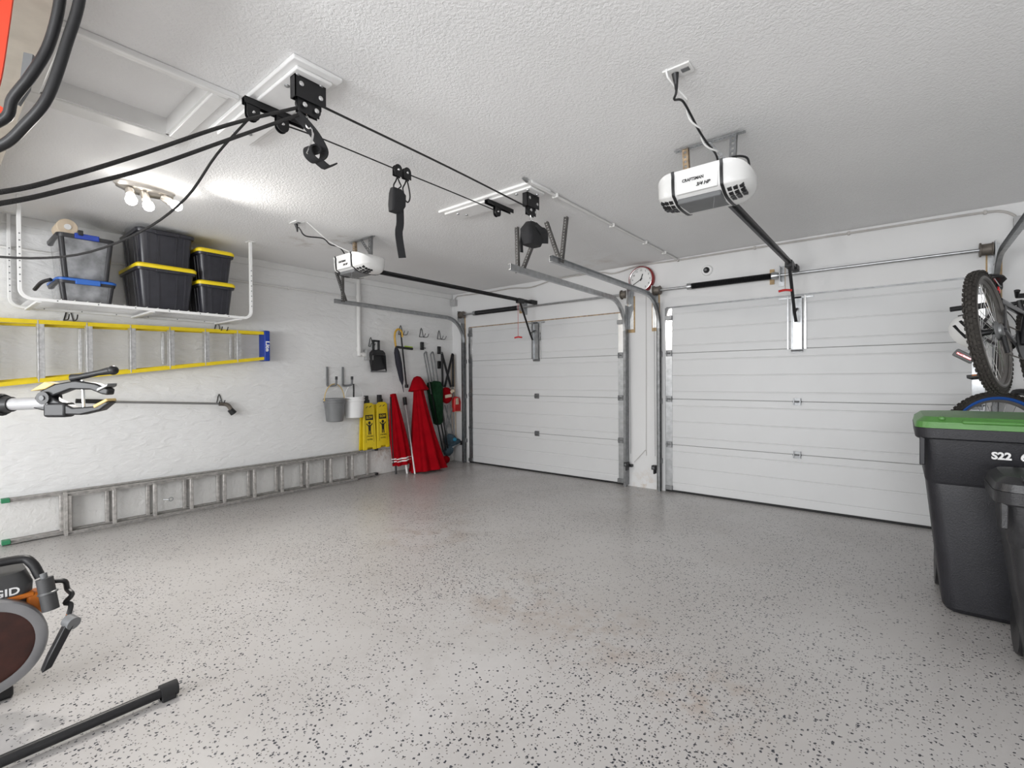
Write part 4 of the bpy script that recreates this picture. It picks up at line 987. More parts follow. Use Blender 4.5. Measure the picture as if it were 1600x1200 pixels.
MB().tube([(.2, -.03, .27), (.2, .0 - .01, .33)], .024, 8).build('foot', M_BLACK, t)
MB().tube([(.18, -.30, .22), (.2, -.2, .12)], .009, 8).build('leg', M_POSTG, t)
MB().sphere((.17, -.33, .07), .06, .07, .06).build('red_end', M_RED, t)
for k, (y, lb) in enumerate(((-.055, 'pale thin wooden rod in the wall corner, nearer the folded red chair'), (-.02, 'pale thin wooden rod in the wall corner, nearer the door wall'))):  # two thin pale upright rods in the corner
    tag(MB().cyl((.045 + .05 * k, y - .012, .35), (.03 + .03 * k, y - .012, 1.72), .008, n=8).build('wood_dowel', M_CREAM), lb, 'rod', 'wooden rods in the corner')

# ================================================================== HOISTS
def board(y, label):
    t = thing('mounting_board', label, 'board', (3.23, y, CEIL), group='white hoist boards')
    MB().box(2.76, 3.71, y - .115, y + .115, CEIL - .02, CEIL).build('base_board', M_WHITE, t, bevel=.006)
    MB().box(2.80, 3.675, y - .085, y + .085, CEIL - .036, CEIL - .02).build('face_board', M_WHITE, t, bevel=.006)
    for xs, ys in ((3.67 - .04, y + .05), (3.52, y - .05), (2.9, y - .03), (2.94, y + .03), (3.63, y - .06)):
        MB().lathe([(.012, 0), (.011, .004), (.006, .007), (.001, .0075)], (xs, ys, CEIL - .036), (0, 0, -1), n=10).build('bolt', M_GALV, t)
board(-4.37, 'white moulded board on the ceiling beside the attic hatch'); board(-2.70, 'white moulded board on the ceiling between the two openers')
def pulley_block(x, y, label):
    t = thing('hoist_pulley', label, 'pulley', (x, y, CEIL - .036), group='black hoist brackets')
    z = CEIL - .036
    m = MB(); m.box(x + .018, x + .022, y - .072, y + .072, z - .095, z); m.box(x - .022, x - .018, y - .072, y + .072, z - .095, z); m.box(x - .022, x + .022, y - .072, y + .072, z - .004, z)
    m.box(x - .022, x + .022, y - .072, y - .068, z - .095, z)
    m.build('bracket', M_BLACKM, t)
    for yy, zz in ((y - .045, z - .035), (y + .045, z - .06), (y - .03, z - .12), (y + .025, z - .125)):
        MB().lathe([(.011, 0), (.011, .004), (.006, .007), (.001, .008)], (x + .022, yy, zz), (1, 0, 0), n=10).build('rivet', M_CHROME, t)
    m = MB(); m.box(x + .008, x + .012, y - .055, y + .045, z - .15, z - .08); m.box(x - .012, x - .008, y - .055, y + .045, z - .15, z - .08)
    m.build('cheek_plates', M_BLACKM, t, bevel=.001)
    for yy in (y - .03, y + .025):
        MB().lathe([(.006, -.007), (.03, -.007), (.022, 0), (.03, .007), (.006, .007)], (x, yy, z - .115), (1, 0, 0), n=20).build('sheave', M_BLACK, t)
    MB().tube([(x, y - .01, z - .14), (x, y, z - .17), (x + .006, y + .012, z - .185), (x, y, z - .205), (x - .006, y - .012, z - .185), (x, y - .004, z - .165)], .004, 7, smooth=4).build('hook_ring', M_CHROME, t)
    return t
pb1 = pulley_block(3.615, -4.37, 'black twin pulley bracket with the hanging strap coil on the board by the hatch')
pb2 = pulley_block(3.59, -2.67, 'black twin pulley bracket with a strap bundle on the board between the openers')
def rail_block(x, y, label, pul):
    t = thing('pulley_rail', label, 'pulley', (x, y, CEIL - .036), group='black pulley rails')
    z = CEIL - .036
    m = MB(); m.box(x - .018, x + .018, y - .15, y + .15, z - .004, z); m.box(x - .018, x - .014, y - .15, y + .15, z - .03, z); m.box(x + .014, x + .018, y - .15, y + .15, z - .03, z)
    m.build('channel', M_BLACKM, t)
    for yy in pul:
        m = MB()
        for xx in (-.012, .012):
            m.prism([(-.03, 0), (.03, 0), (.03, -.05)] + [(.03 * math.cos(a), -.05 + .03 * math.sin(a)) for a in [R(-180 + 180 * k / 8 + 180) * -1 for k in range(9)]], (x + xx - .002, yy, z - .02), (0, 1, 0), (0, 0, 1), (.004, 0, 0))
        m.build('cheek_plates', M_BLACKM, t)
        MB().lathe([(.006, -.008), (.024, -.008), (.017, 0), (.024, .008), (.006, .008)], (x, yy, z - .062), (1, 0, 0), n=18).build('sheave', M_BLACK, t)
        MB().lathe([(.008, 0), (.006, .005), (.001, .006)], (x + .014, yy, z - .062), (1, 0, 0), n=10).build('rivet', M_CHROME, t)
rail_block(3.28, -4.36, 'black pulley rail under the board by the hatch', (-4.47, -4.33))
rail_block(3.29, -2.67, 'black pulley rail under the board between the openers', (-2.70,))
# the hanging strap coils
t = thing('webbing_coil', 'black webbing strap coiled and hanging from the pulley bracket by the hatch', 'strap', (3.62, -4.36, 2.4))
sp = [(3.60, -4.42, 2.50), (3.605, -4.385, 2.475), (3.61, -4.345, 2.44), (3.615, -4.315, 2.40), (3.62, -4.30, 2.36), (3.62, -4.315, 2.325), (3.62, -4.345, 2.312), (3.62, -4.375, 2.33), (3.62, -4.378, 2.36), (3.62, -4.355, 2.375), (3.62, -4.335, 2.36), (3.62, -4.345, 2.34)]
MB().ribbon(sp, .055, .006, (1, 0.15, 0), smooth=4).build('coil', M_FAB, t)
MB().ribbon([(3.62, -4.33, 2.318), (3.625, -4.29, 2.30), (3.63, -4.255, 2.325)], .055, .006, (1, 0.1, 0), smooth=3).build('strap_end', M_FAB, t)
MB().tube([(3.615, -4.36, 2.47), (3.63, -4.36, 2.42), (3.63, -4.375, 2.36), (3.625, -4.385, 2.33)], .005, 6, smooth=3).build('hook', M_CHROME, t)
t = thing('webbing_bundle', 'black folded webbing bundle hanging beside the perforated hangers', 'strap', (3.59, -2.67, 2.3))
MB().loft([rr(3.59, -2.675, .03, .035, .02, 2.455), rr(3.59, -2.68, .05, .075, .03, 2.40), rr(3.60, -2.67, .055, .09, .03, 2.34), rr(3.60, -2.675, .045, .07, .03, 2.285)]).build('bundle', M_FAB, t, sharp=50)
MB().ribbon([(3.61, -2.66, 2.45), (3.655, -2.64, 2.40), (3.66, -2.60, 2.37), (3.65, -2.585, 2.31)], .06, .006, (.3, 1, 0), smooth=4).build('flap', M_FAB, t)
MB().ribbon([(3.56, -2.74, 2.38), (3.56, -2.75, 2.30), (3.56, -2.745, 2.23)], .03, .006, (0, 1, 0)).build('tail', M_FAB, t)
t = thing('hanging_hooks', 'pair of black pulleys with hooks and a long strap on the thin rope', 'pulley', (3.25, -3.57, 2.6))
for i, y in enumerate((-3.60, -3.53)):
    z = 2.615 + .003 * i
    p = MB()
    for xx in (-.012, .01): p.prism([(-.028, -.035), (.028, -.035), (.028, .01)] + [(.028 * math.cos(a), .01 + .028 * math.sin(a)) for a in [R(20 * k) for k in range(10)]], (3.25 + xx, y, z), (0, 1, 0), (0, 0, 1), (.004, 0, 0))
    pb = p.build('pulley_cheeks', M_BLACKM, t)
    MB().lathe([(.005, -.007), (.024, -.007), (.017, 0), (.024, .007), (.005, .007)], (3.25, y, z + .008), (1, 0, 0), n=18).build('sheave', M_BLACK, pb)
    MB().lathe([(.008, 0), (.005, .004), (.001, .005)], (3.265, y, z + .005), (1, 0, 0), n=10).build('rivet', M_CHROME, pb)
    zz = z - .035
    MB().tube([(3.25, y, zz), (3.25, y - .012, zz - .03), (3.25, y - .028, zz - .06), (3.25, y - .024, zz - .085), (3.25, y - .008, zz - .095) if i == 0 else (3.25, y - .02, zz - .12), (3.25, y + .01, zz - .07 if i == 0 else zz - .14), (3.25, y + .028, zz - .05 if i == 0 else zz - .10), (3.25, y + .014, zz - .028), (3.25, y, zz)], .0045, 7, smooth=4).build('spring_hook', M_BLACKM, t)
MB().loft([rr(3.25, -3.61, .02, .035, .012, 2.50), rr(3.25, -3.60, .03, .05, .015, 2.47), rr(3.25, -3.605, .032, .05, .015, 2.40), rr(3.25, -3.62, .025, .035, .012, 2.355)]).build('strap_bundle', M_FAB, t, sharp=50)
MB().ribbon([(3.25, -3.585, 2.46), (3.255, -3.585, 2.30), (3.26, -3.60, 2.22), (3.26, -3.575, 2.08)], .048, .006, (0.3, 1, 0), smooth=4).build('strap_tail', M_FAB, t)
def rope(label, pts, r, nm='rope'):
    t = MB().tube(pts, r, 8, smooth=5).build(nm, M_ROPE); tag(t, label, 'rope')
rope('thin black rope stretched between the two twin pulley brackets', [(3.617, -4.30, 2.575), (3.61, -3.5, 2.568), (3.592, -2.74, 2.555)], .0055)
rope('thin black rope through the pair of hanging pulleys', [(3.275, -4.33, 2.60), (3.26, -4.09, 2.618), (3.25, -3.60, 2.622), (3.25, -3.53, 2.622), (3.27, -3.1, 2.612), (3.285, -2.70, 2.60)], .004)
rope('thick dark rope from the pulley bracket, upper of the two parallel ones', [(3.612, -4.40, 2.535), (3.56, -4.68, 2.36), (3.55, -4.953, 2.153), (3.62, -5.17, 1.98), (3.717, -5.336, 1.853), (3.80, -5.6, 1.72), (3.85, YB + .06, 1.5)], .0075)
rope('thick dark rope from the pulley bracket, lower of the two parallel ones', [(3.608, -4.40, 2.505), (3.56, -4.68, 2.30), (3.55, -4.953, 2.095), (3.62, -5.17, 1.94), (3.717, -5.337, 1.821), (3.82, -5.6, 1.68), (3.87, YB + .06, 1.46)], .0075)
rope('thin dark rope sagging from the pulley rail in front of the totes', [(3.28, -4.47, 2.585), (3.25, -4.613, 2.359), (3.138, -4.707, 2.155), (2.979, -4.838, 2.004), (2.752, -5.023, 1.90), (2.479, -5.244, 1.893), (2.2, -5.42, 1.97), (2.0, -5.5, 2.2), (1.95, -5.5, 2.47)], .0055)
for x, z, lb in ((3.86, 1.48, 'black rope cleat on the post tying the two thick ropes'),):
    t = thing('rope_cleat', lb, 'cleat', (x, YB, z))
    MB().tube([(x, YB + .05, z + .08), (x, YB + .06, z + .03), (x, YB + .06, z - .03), (x, YB + .05, z - .08)], .012, 8, smooth=3).build('horn', M_BLACKM, t)
    MB().cyl((x, YB, z), (x, YB + .06, z), .016, n=10).build('post', M_BLACKM, t)

# thick cords and the orange strap hanging from the beam near the hatch
def hose(label, pts):
    tag(MB().tube(pts, .0125, 10, smooth=6).build('black_hose', M_BLACK), label, 'hose', 'black hoses by the beam')
hose('thick black hose hanging from the beam, longer loop', [(4.0, -5.20, 2.505), (3.965, -5.20, 2.36), (3.93, -5.223, 2.237), (3.893, -5.257, 2.092), (3.845, -5.296, 2.015), (3.79, -5.34, 1.958), (3.70, -5.42, 1.93), (3.5, -5.6, 1.95), (3.3, -5.72, 2.2), (3.28, -5.72, 2.505)])
hose('thick black hose hanging from the beam, shorter loop', [(3.97, -5.24, 2.505), (3.94, -5.235, 2.36), (3.894, -5.252, 2.238), (3.86, -5.284, 2.15), (3.818, -5.317, 2.085), (3.79, -5.335, 2.03), (3.7, -5.43, 1.99), (3.5, -5.58, 2.1), (3.42, -5.65, 2.505)])
t = thing('ratchet_strap', 'orange red strap with grey buckle hanging from the beam', 'strap', (3.66, -5.38, 2.1))
MB().ribbon([(3.65, -5.31, 2.50), (3.65, -5.325, 2.35), (3.655, -5.342, 2.2), (3.665, -5.358, 2.12), (3.68, -5.368, 2.06)], .04, .006, (.5, .85, 0), smooth=4).build('webbing', M_ORR, t)
MB().ribbon([(3.70, -5.33, 2.10), (3.69, -5.36, 2.06), (3.66, -5.38, 2.04)], .04, .008, (.5, .85, 0), smooth=4).build('loop', M_ORR, t)
MB().ribbon([(3.695, -5.27, 2.28), (3.69, -5.28, 2.18), (3.68, -5.30, 2.13)], .022, .012, (.6, .8, 0)).build('buckle', M_GREYP, t)

# ================================================================== RECYCLING BINS
def bin_cart(label, x0, x1, y0, y1, h, tx, ty, body, lid, rim=.045):
    cx, cy = (x0 + x1) / 2, (y0 + y1) / 2; hx, hy = (x1 - x0) / 2, (y1 - y0) / 2
    t = thing('wheeled_bin', label, 'bin', (cx, cy, 0), group='wheeled bins')
    def lp(z, bow=0.0):
        f = z / h; kx = tx * (1 - f); ky0 = ty * (1 - f)
        pts = rr(cx, cy, hx - kx - .02, hy - ky0 - .02, .06, z, 7)
        return [V((p.x, p.y - bow * (1 - ((p.x - cx) / hx) ** 2) if p.y < cy else p.y, p.z)) for p in pts]
    zs = h * .70
    def inset(l, d): return [V((cx + (p.x - cx) * (1 - d / hx), cy + (p.y - cy) * (1 - d / hy), p.z)) for p in l]
    MB().loft([inset(lp(.006, .05), .02), lp(.03, .05), inset(lp(zs - .10, .03), .0), lp(zs, .0), inset(lp(zs + .02, 0), -.008), lp(h - .05)]).build('body', body, t, sharp=28)
    MB().loft([rr(cx, cy, hx - .008, hy - .008, .07, h - .06, 7), rr(cx, cy, hx, hy, .075, h - .052, 7), rr(cx, cy, hx + .004, hy + .004, .075, h, 7), rr(cx, cy, hx - .02, hy - .02, .06, h + .003, 7)]).build('rim', body, t, sharp=28)
    if lid:
        MB().loft([rr(cx, cy, hx + .002, hy + .002, .075, h + .002, 7), rr(cx, cy, hx - .004, hy - .004, .07, h + .035, 7), rr(cx, cy, hx - .035, hy - .035, .07, h + .062, 7), rr(cx, cy, hx - .12, hy - .12, .07, h + .07, 7)]).build('lid', lid, t, sharp=28)
        MB().box(cx - hx * .42, cx + hx * .42, y0 - .004, y0 + .06, h + .028, h + .05).build('lid_grip', lid, t, bevel=.01)
        MB().box(cx - hx * .7, cx - hx * .62, y0 + .005, y1 - .1, h + .045, h + .066).build('lid_rib', lid, t, bevel=.008)
    # ribs, wheels, handle
    for sx in (-1, 1):
        MB().box(cx + sx * (hx - .03) - .012, cx + sx * (hx - .03) + .012, y0 + .02, y0 + .04, h * .80, h - .05).build('rib', body, t, bevel=.004)
        wx = cx + sx * (hx - tx - .03)
        MB().lathe([(.03, -.03), (.12, -.03), (.125, -.02), (.125, .02), (.12, .03), (.03, .03)], (wx, y1 - ty - .02, .126), (1, 0, 0), n=26).build('wheel', M_BLACK, t)
    MB().cyl((cx - hx + tx, y1 - ty - .02, .126), (cx + hx - tx, y1 - ty - .02, .126), .012, n=8).build('axle', M_GALVD, t)
    MB().tube([(cx - hx * .7, y1 - .02, h - .03), (cx - hx * .7, y1 + .07, h + .0), (cx + hx * .7, y1 + .07, h + .0), (cx + hx * .7, y1 - .02, h - .03)], .015, 8).build('handle', body, t)
    return t
bn = bin_cart('big charcoal wheeled bin with a green lid below the hanging bike', 5.745, 6.40, -1.99, -1.27, 1.035, .105, .13, M_BIN, M_LIDG)
text('stencil_number', 'S22', .05, (6.085, -1.976, .905), FACE_NY, M_WHT_PRINT, bn, ext=.004, width=.074, bold=.002)
text('stencil_number', '68', .05, (6.178, -1.976, .905), FACE_NY, M_WHT_PRINT, bn, ext=.004, width=.048, bold=.002)
bn2 = bin_cart('lower black wheeled bin without green lid, in front of the green-lidded one', 6.005, 6.55, -2.53, -2.11, .815, .10, .08, M_BIN2, M_BIN2)

# ================================================================== BIKES
def bike(label, loc, rot, frame_m, side_m, ):
    t = thing('mountain_bike', label, 'bicycle', loc, rot, 'bikes on the stand')
    B = lambda mb, nm, m, p=t, **k: mb.build(nm, m, p, world=False, **k)
    wr = .338
    def wheel(y, nm):
        c = (0, y, 0)
        w_ = B(MB().torus(c, (1, 0, 0), wr - .026, .026, 56, 12), nm, M_TIRE)
        kn = MB()
        for i in range(64):
            a = 2 * math.pi * i / 64
            for off in ((-.02, .0), (-.007, .03), (.007, 0), (.02, .03)):
                aa = a + off[1]; rr_ = wr + .001 - 12 * off[0] ** 2
                kn.obox((off[0], y + rr_ * math.cos(aa), rr_ * math.sin(aa)), (.009, .016, .012), (aa - math.pi / 2, 0, 0))
        B(kn, 'tread', M_TIRE, w_)
        for sx in (-1, 1):
            B(MB().torus((sx * .017, y, 0), (1, 0, 0), wr - .038, .012, 56, 8), 'sidewall', side_m, w_)
        B(MB().lathe([(wr - .052, -.014), (wr - .04, -.014), (wr - .04, .014), (wr - .052, .014), (wr - .066, .006), (wr - .066, -.006), (wr - .052, -.014)], c, (1, 0, 0), n=56, cap=False), 'rim', M_RIM, w_)
        sp_ = MB()
        for i in range(28):
            a = 2 * math.pi * i / 28; b = a + (.5 if i % 2 else -.5); sx = .03 if i % 4 < 2 else -.03
            sp_.cyl((sx, y + .025 * math.cos(b), .025 * math.sin(b)), (0, y + (wr - .06) * math.cos(a), (wr - .06) * math.sin(a)), .0014, n=5)
        B(sp_, 'spokes', M_CHROME, w_)
        B(MB().lathe([(.012, -.06), (.024, -.035), (.016, -.02), (.016, .02), (.024, .035), (.012, .06)], c, (1, 0, 0), n=16), 'hub', M_BLACKM, w_)
        B(MB().lathe([(.03, -.002), (.08, -.002), (.08, .002), (.03, .002)], (-.036, y, 0), (1, 0, 0), n=30), 'disc_rotor', M_GALV, w_)
    wheel(0, 'rear_wheel'); wheel(1.08, 'front_wheel')
    B(MB().lathe([(.02, 0), (.055, .002), (.05, .01), (.04, .014), (.036, .024), (.02, .03)], (.03, 0, 0), (1, 0, 0), n=24), 'cassette', M_GALVD)
    bb, st, ht, hb = (0, .42, -.02), (0, .30, .24), (0, .86, .26), (0, .89, .15)
    def tb(a, b, r, nm): B(MB().tube([a, b], r, 12), nm, frame_m)
    tb(bb, st, .018, 'seat_tube'); tb(st, ht, .019, 'top_tube'); tb(bb, hb, .024, 'down_tube'); tb((0, .845, .30), (0, .90, .12), .023, 'head_tube')
    for sx in (-1, 1):
        tb((sx * .062, 0, 0), (sx * .03, .40, -.02), .010, 'chain_stay'); tb((sx * .062, 0, 0), (sx * .02, .315, .20), .009, 'seat_stay')
        tb((sx * .055, .92, .10), (sx * .055, 1.08, 0), .016, 'fork_leg')
    B(MB().box(-.07, .07, .90, .95, .09, .13), 'fork_crown', M_BLACKM, bevel=.008)
    B(MB().tube([st, (0, .265, .335)], .0145, 10), 'seat_post', M_BLACKM)
    sd = []
    for y, w_, z0, z1 in ((.08, .03, .425, .445), (.11, .068, .42, .452), (.17, .066, .418, .45), (.23, .036, .418, .445), (.32, .018, .412, .438), (.35, .008, .415, .43)):
        sd.append([V((w_ * math.cos(a), y + .03, -.085 + (z0 + z1) / 2 + (z1 - z0) / 2 * math.sin(a) - .02 * abs(math.cos(a)))) for a in [2 * math.pi * k / 14 for k in range(14)]])
    s_ = B(MB().loft(sd), 'saddle', M_BLACK, sharp=60)
    for sx in (-1, 1): B(MB().tube([(sx * .025, .13, .33), (sx * .022, .23, .315), (sx * .02, .33, .325)], .004, 6), 'saddle_rail', M_CHROME, s_)
    B(MB().tube([(0, .85, .28), (0, .84, .335), (0, .90, .345)], .016, 10), 'stem', M_BLACKM)
    hbk = B(MB().tube([(-.34, .87, .375), (-.18, .885, .37), (-.08, .90, .345), (.08, .90, .345), (.18, .885, .37), (.34, .87, .375)], .0135, 10, smooth=4), 'handlebar', M_BLACKM)
    for sx in (-1, 1):
        B(MB().tube([(sx * .23, .882, .372), (sx * .35, .868, .376)], .018, 10), 'grip', M_RUBBER, hbk)
        B(MB().tube([(sx * .21, .90, .365), (sx * .24, .95, .345), (sx * .33, .945, .335)], .006, 6, smooth=3), 'brake_lever', M_BLACKM, hbk)
        B(MB().tube([(sx * .20, .90, .36), (sx * .12, 1.0, .36), (sx * .05, .99, .22), (sx * .05, .95, .05)], .0035, 6, smooth=5), 'brake_cable', M_BLACK)
        B(MB().obox((sx * .19, .885, .365), (.05, .04, .035)), 'shifter', M_BLACK, hbk, bevel=.006)
    B(MB().lathe([(.03, -.003), (.085, -.003), (.088, 0), (.085, .003), (.03, .003)], (.045, .42, -.02), (1, 0, 0), n=32), 'chainring', M_BLACKM)
    B(MB().torus((.045, .21, -.012), (1, 0, 0), .001, .001, 6, 4), 'chain_pin', M_DRUM)
    B(MB().tube([(.045, .42, .065), (.045, 0, .045)], .004, 5), 'chain', M_DRUM); B(MB().tube([(.045, .42, -.105), (.045, .03, -.12), (.045, 0, -.045)], .004, 5), 'chain', M_DRUM)
    B(MB().tube([(.05, .0, -.03), (.055, .03, -.12)], .012, 8), 'rear_derailleur', M_BLACKM)
    for sx, an in ((1, R(80)), (-1, R(-100))):
        e = (sx * .075, .42 + .17 * math.cos(an), -.02 + .17 * math.sin(an))
        B(MB().tube([(sx * .05, .42, -.02), e], [.017, .012], 10), 'crank_arm', M_BLACKM)
        pd = MB()
        x0, x1 = sx * .085, sx * .185
        for yy in (-.045, .045): pd.box(min(x0, x1), max(x0, x1), e[1] + yy - .006, e[1] + yy + .006, e[2] - .01, e[2] + .01)
        for xx in (x0, x1): pd.box(xx - .006, xx + .006, e[1] - .05, e[1] + .05, e[2] - .01, e[2] + .01)
        pd.cyl((sx * .07, e[1], e[2]), (x1, e[1], e[2]), .009, n=8)
        pdo = B(pd, 'pedal', M_BLACK, bevel=.002)
        B(MB().box(min(x0, x1) + .02, max(x0, x1) - .02, e[1] - .052, e[1] - .05, e[2] + .002, e[2] + .008), 'pedal_reflector', M_ORANGE, pdo)
    return t
bk = bike('dark mountain bike with black tyres hung high with its red tail light showing', (6.055, -1.80, 1.56), (R(-6), R(-7), R(-17)), M_FRAME, M_RIM)
MB().box(-.024, .024, .23, .25, .265, .305).build('tail_light', M_LIGHTR, bk, world=False, bevel=.006)
MB().box(-.018, .018, .25, .275, .27, .30).build('tail_light_mount', M_BLACK, bk, world=False, bevel=.004)
bike('grey blue mountain bike with blue tyre walls, lower on the stand', (6.20, -.85, .87), (R(0), R(-5), R(-60)), M_FRAMEB, M_BTUBE)
t = thing('bike_stand', 'black two-tier floor stand that carries both bikes', 'stand', (6.62, -1.17, 0))
MB().cyl((6.62, -1.17, 0), (6.62, -1.17, 1.98), .03, n=16).build('post', M_BLACKM, t)
for dx, dy in ((.45, 0), (.1, .42), (.1, -.3)): MB().tube([(6.62, -1.17, .025), (6.62 + dx, -1.17 + dy, .02)], .025, 8).build('foot', M_BLACKM, t)
for z, x1, y1 in ((1.80, 6.22, -1.33), (1.12, 6.65, -.60)):
    MB().tube([(6.62, -1.17, z), (x1, y1, z), (x1, y1 - .02, z + .03)], .015, 8).build('cradle_arm', M_BLACKM, t)
# helmet hung on the bike
t = thing('bike_helmet', 'white and black bike helmet hanging behind the knobby wheel', 'helmet', (6.02, -1.20, 1.60))
hl = MB(); hp = []
for i in range(9):
    ph = R(-5 + 95 * i / 8)
    hp.append([V((.085 * math.cos(ph) * math.cos(a), .12 * math.cos(ph) * math.sin(a), .12 * math.sin(ph))) for a in [2 * math.pi * k / 24 for k in range(24)]])
hm = Euler((R(60), R(-25), R(20))).to_matrix(); hc = V((6.02, -1.20, 1.60))
hl.loft([[hc + hm @ p for p in l] for l in hp]); hl.build('shell', M_WHITE, t, sharp=60)
for k in range(-2, 3):
    a = R(24 * k); q = MB()
    q.loft([[hc + hm @ V((math.sin(a) * r_ * .74 + o_, y_, math.cos(a) * r_ )) for o_, r_ in ((-.008, .113), (.008, .113), (.008, .123), (-.008, .123))] for y_ in (-.06, .05)])
    q.build('vent', M_BLACK, t)
t3 = thing('strap_reflector', 'small dark pouch with a red reflector strip under the helmet', 'reflector', (6.0, -1.2, 1.45))
MB().obox((6.00, -1.2, 1.45), (.11, .06, .05), (0, R(35), 0)).build('pouch', M_GREYP, t3, bevel=.008)
MB().obox((5.997, -1.235, 1.45), (.085, .01, .016), (0, R(35), 0)).build('reflector_strip', M_LIGHTR, t3, bevel=.003)

# ================================================================== REPAIR STAND (clamp and foot) AND CHOP SAW
t = thing('repair_stand', 'bike repair stand with a black clamp head, its foot lying on the floor', 'stand', (2.39, -5.645, 0))
a0, a1 = V((2.72, -5.38, 1.222)), V((3.20, -4.99, 1.245)); dd = (a1 - a0).normalized(); sd_ = V((dd.y, -dd.x, 0))
A = lambda k, s=0, z=0: a0 + dd * k + sd_ * s + V((0, 0, z))
MB().cyl((2.39, -5.645, .03), (2.39, -5.645, 1.27), .021, n=14).build('mast', M_POSTW, t)
MB().cyl((2.39, -5.645, .5), (2.39, -5.645, .62), .032, n=14).build('height_collar', M_BLACK, t)
MB().cyl(A(-.46), A(.18), .040, n=20).build('clamp_hub', M_BLACK, t)
for k in (.10, .135, .165): MB().torus(A(k), dd, .040, .006, 20, 6).build('hub_ring', M_BLACK, t)
MB().cyl(A(.18), A(.21), .034, .030, n=18).build('hub_collar', M_BLACK, t)
MB().cyl(A(.20), A(.375), .025, n=18).build('arm_tube', M_POSTW, t)
cl = MB()
cl.prism([(.31, -.02), (.42, -.05), (.50, -.055), (.58, -.04), (.622, -.008), (.600, -.004), (.56, -.022), (.47, -.024), (.40, .012), (.36, .045), (.32, .03)], A(0, -.02), dd, (0, 0, 1), sd_ * .04)
cl.build('lower_jaw', M_BLACK, t, bevel=.006)
cu_ = MB(); cu_.prism([(.32, .02), (.34, .05), (.40, .075), (.48, .085), (.56, .07), (.615, .045), (.61, .02), (.585, .025), (.54, .045), (.46, .05), (.40, .03), (.36, .01)], A(0, -.018), dd, (0, 0, 1), sd_ * .036)
cu_.build('upper_jaw', M_BLACK, t, bevel=.006)
MB().prism([(.57, .035), (.615, .055), (.618, .068), (.572, .05)], A(0, -.024), dd, (0, 0, 1), sd_ * .048).build('jaw_pad', M_GALVD, t, bevel=.003)
MB().prism([(.56, -.03), (.615, -.003), (.61, .008), (.555, -.018)], A(0, -.024), dd, (0, 0, 1), sd_ * .048).build('jaw_pad', M_TAN, t, bevel=.003)
MB().cyl(A(.50, 0, -.045), A(.495, 0, .085), .006, n=10).build('screw', M_CHROME, t)
MB().tube([A(.455, 0, .095), A(.49, 0, .10), A(.56, 0, .112), A(.60, 0, .118), A(.622, 0, .12)], [.017, .012, .011, .015, .016], 12).build('crank_handle', M_BLACK, t)
MB().sphere(A(.62, 0, .12), .019).build('handle_knob', M_BLACK, t)
MB().prism([(.30, .05), (.36, .085), (.40, .075), (.36, .055)], A(0, -.02), dd, (0, 0, 1), sd_ * .04).build('wear_block', M_TAN, t, bevel=.003)
MB().cyl(A(.36, -.03, .02), A(.36, .03, .02), .026, n=16).build('pivot_boss', M_BLACK, t)
MB().cyl(A(.36, -.034, .02), A(.36, .034, .02), .010, n=10).build('pivot_bolt', M_GREYP, t)
MB().obox(A(.40, 0, -.03), (.09, .05, .06), (0, 0, math.atan2(dd.y, dd.x))).build('cam_housing', M_BLACK, t, bevel=.01)
MB().tube([(2.39, -5.645, .034), (2.39, -5.72, .034), (3.315, -5.72, .034)], .02, 12).build('base_bar', M_BLACKM, t)
MB().tube([(3.315, -5.74, .034), (3.312, -4.86, .034)], .020, 14).build('foot_bar', M_BLACKM, t)
MB().cyl((3.312, -4.875, .034), (3.312, -4.815, .034), .030, n=14).build('foot_cap', M_RUBBER, t)
MB().box(3.285, 3.34, -4.875, -4.825, .0, .03).build('foot_pad', M_RUBBER, t, bevel=.006)

t = thing('chop_saw', 'grey and orange cut-off saw with a brown abrasive disc on the floor', 'saw', (2.75, -5.33, 0))
DX, DY, DZ = 2.90, -5.345, .27
MB().lathe([(.012, -.003), (.165, -.003), (.165, .003), (.012, .003)], (DX, DY, DZ), (1, 0, 0), n=48).build('abrasive_disc', M_DISC, t)
MB().lathe([(.005, 0), (.032, 0), (.032, .008), (.018, .014), (.005, .014)], (DX + .003, DY, DZ), (1, 0, 0), n=24).build('hub_flange', M_WHITE, t)
gp = [(.150, -.045), (.182, -.045), (.190, -.035), (.190, .006), (.184, .014), (.166, .018), (.150, .016), (.150, .010), (.176, .004), (.176, -.035), (.150, -.035)]
MB().lathe(gp, (DX, DY, DZ), (1, 0, 0), n=60).build('guard', M_GUARD, t, sharp=35)
MB().box(2.58, 2.80, -5.64, -5.25, 0, .05).build('base_plate', M_BLACKM, t, bevel=.012)
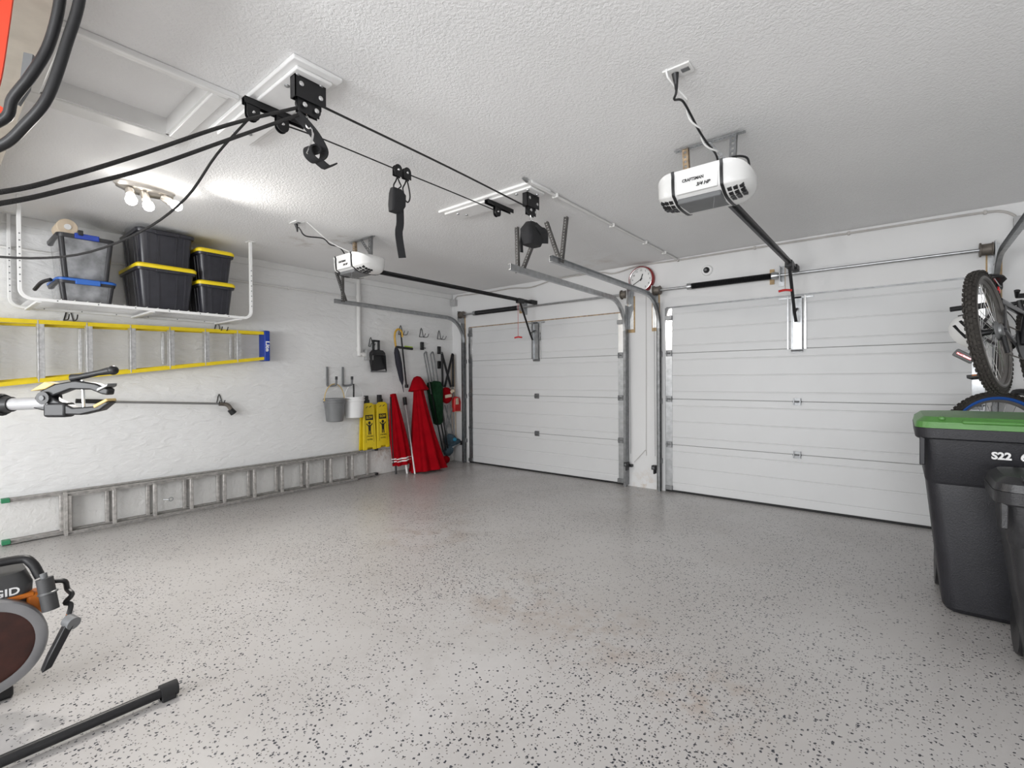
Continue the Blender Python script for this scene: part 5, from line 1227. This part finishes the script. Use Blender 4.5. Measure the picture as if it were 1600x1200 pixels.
MB().box(2.70, 2.80, -5.60, -5.50, .05, .30).build('pivot_post', M_GREYP, t, bevel=.012)
mh = MB(); mh.loft([rr(2.74, -5.33, .11, .105, .05, .34), rr(2.74, -5.33, .13, .135, .05, .40), rr(2.74, -5.33, .13, .14, .05, .48), rr(2.74, -5.33, .10, .12, .05, .53)])
mh.build('motor_housing', mat('saw_dark_grey', (0.05, 0.05, 0.052), .5), t, sharp=35)
text('maker_lettering', 'RIDGID', .042, (2.872, -5.31, .465), FACE_PX, M_WHT_PRINT, t, width=.15, bold=.001)
MB().box(2.79, 2.877, -5.42, -5.19, .425, .445).build('orange_band', M_ORANGE, t, bevel=.006)
MB().box(2.80, 2.876, -5.215, -5.17, .30, .44).build('orange_side', M_ORANGE, t, bevel=.01)
MB().tube([(2.76, -5.46, .52), (2.78, -5.44, .565), (2.80, -5.24, .575), (2.82, -5.195, .555), (2.84, -5.17, .49)], .018, 10, smooth=4).build('carry_handle', M_BLACK, t)
MB().cyl((2.905, -5.165, .50), (2.93, -5.15, .37), .028, n=16).build('crank_barrel', mat('saw_dark_grey', (0.05, 0.05, 0.052), .5), t)
MB().torus((2.917, -5.157, .44), (.19, .11, -1), .029, .005, 18, 6).build('barrel_ring', M_GALVD, t)
MB().cyl((2.90, -5.168, .52), (2.906, -5.164, .49), .012, n=10).build('barrel_tip', M_GREYP, t)
MB().tube([(2.87, -5.14, .47), (2.88, -5.10, .46), (2.87, -5.09, .42), (2.90, -5.08, .40), (2.89, -5.10, .37), (2.91, -5.085, .36), (2.93, -5.10, .31)], .010, 8, smooth=5).build('power_cord', M_BLACK, t)
MB().tube([(2.925, -5.098, .33), (2.94, -5.105, .25)], .006, 8).build('cord_tail', M_ORANGE, t)
fe = MB(); fe.prism([(-.03, 0), (.0, .012), (.075, .17), (.05, .185), (-.012, .05)], (2.93, -5.155, .135), (0, 1, 0), (0, 0, 1), (.045, 0, 0)); fe.build('fence', M_BLACKM, t, bevel=.004)
MB().cyl((2.94, -5.10, .31), (2.975, -5.085, .30), .026, n=14).build('vise_knob', M_GREYP, t)
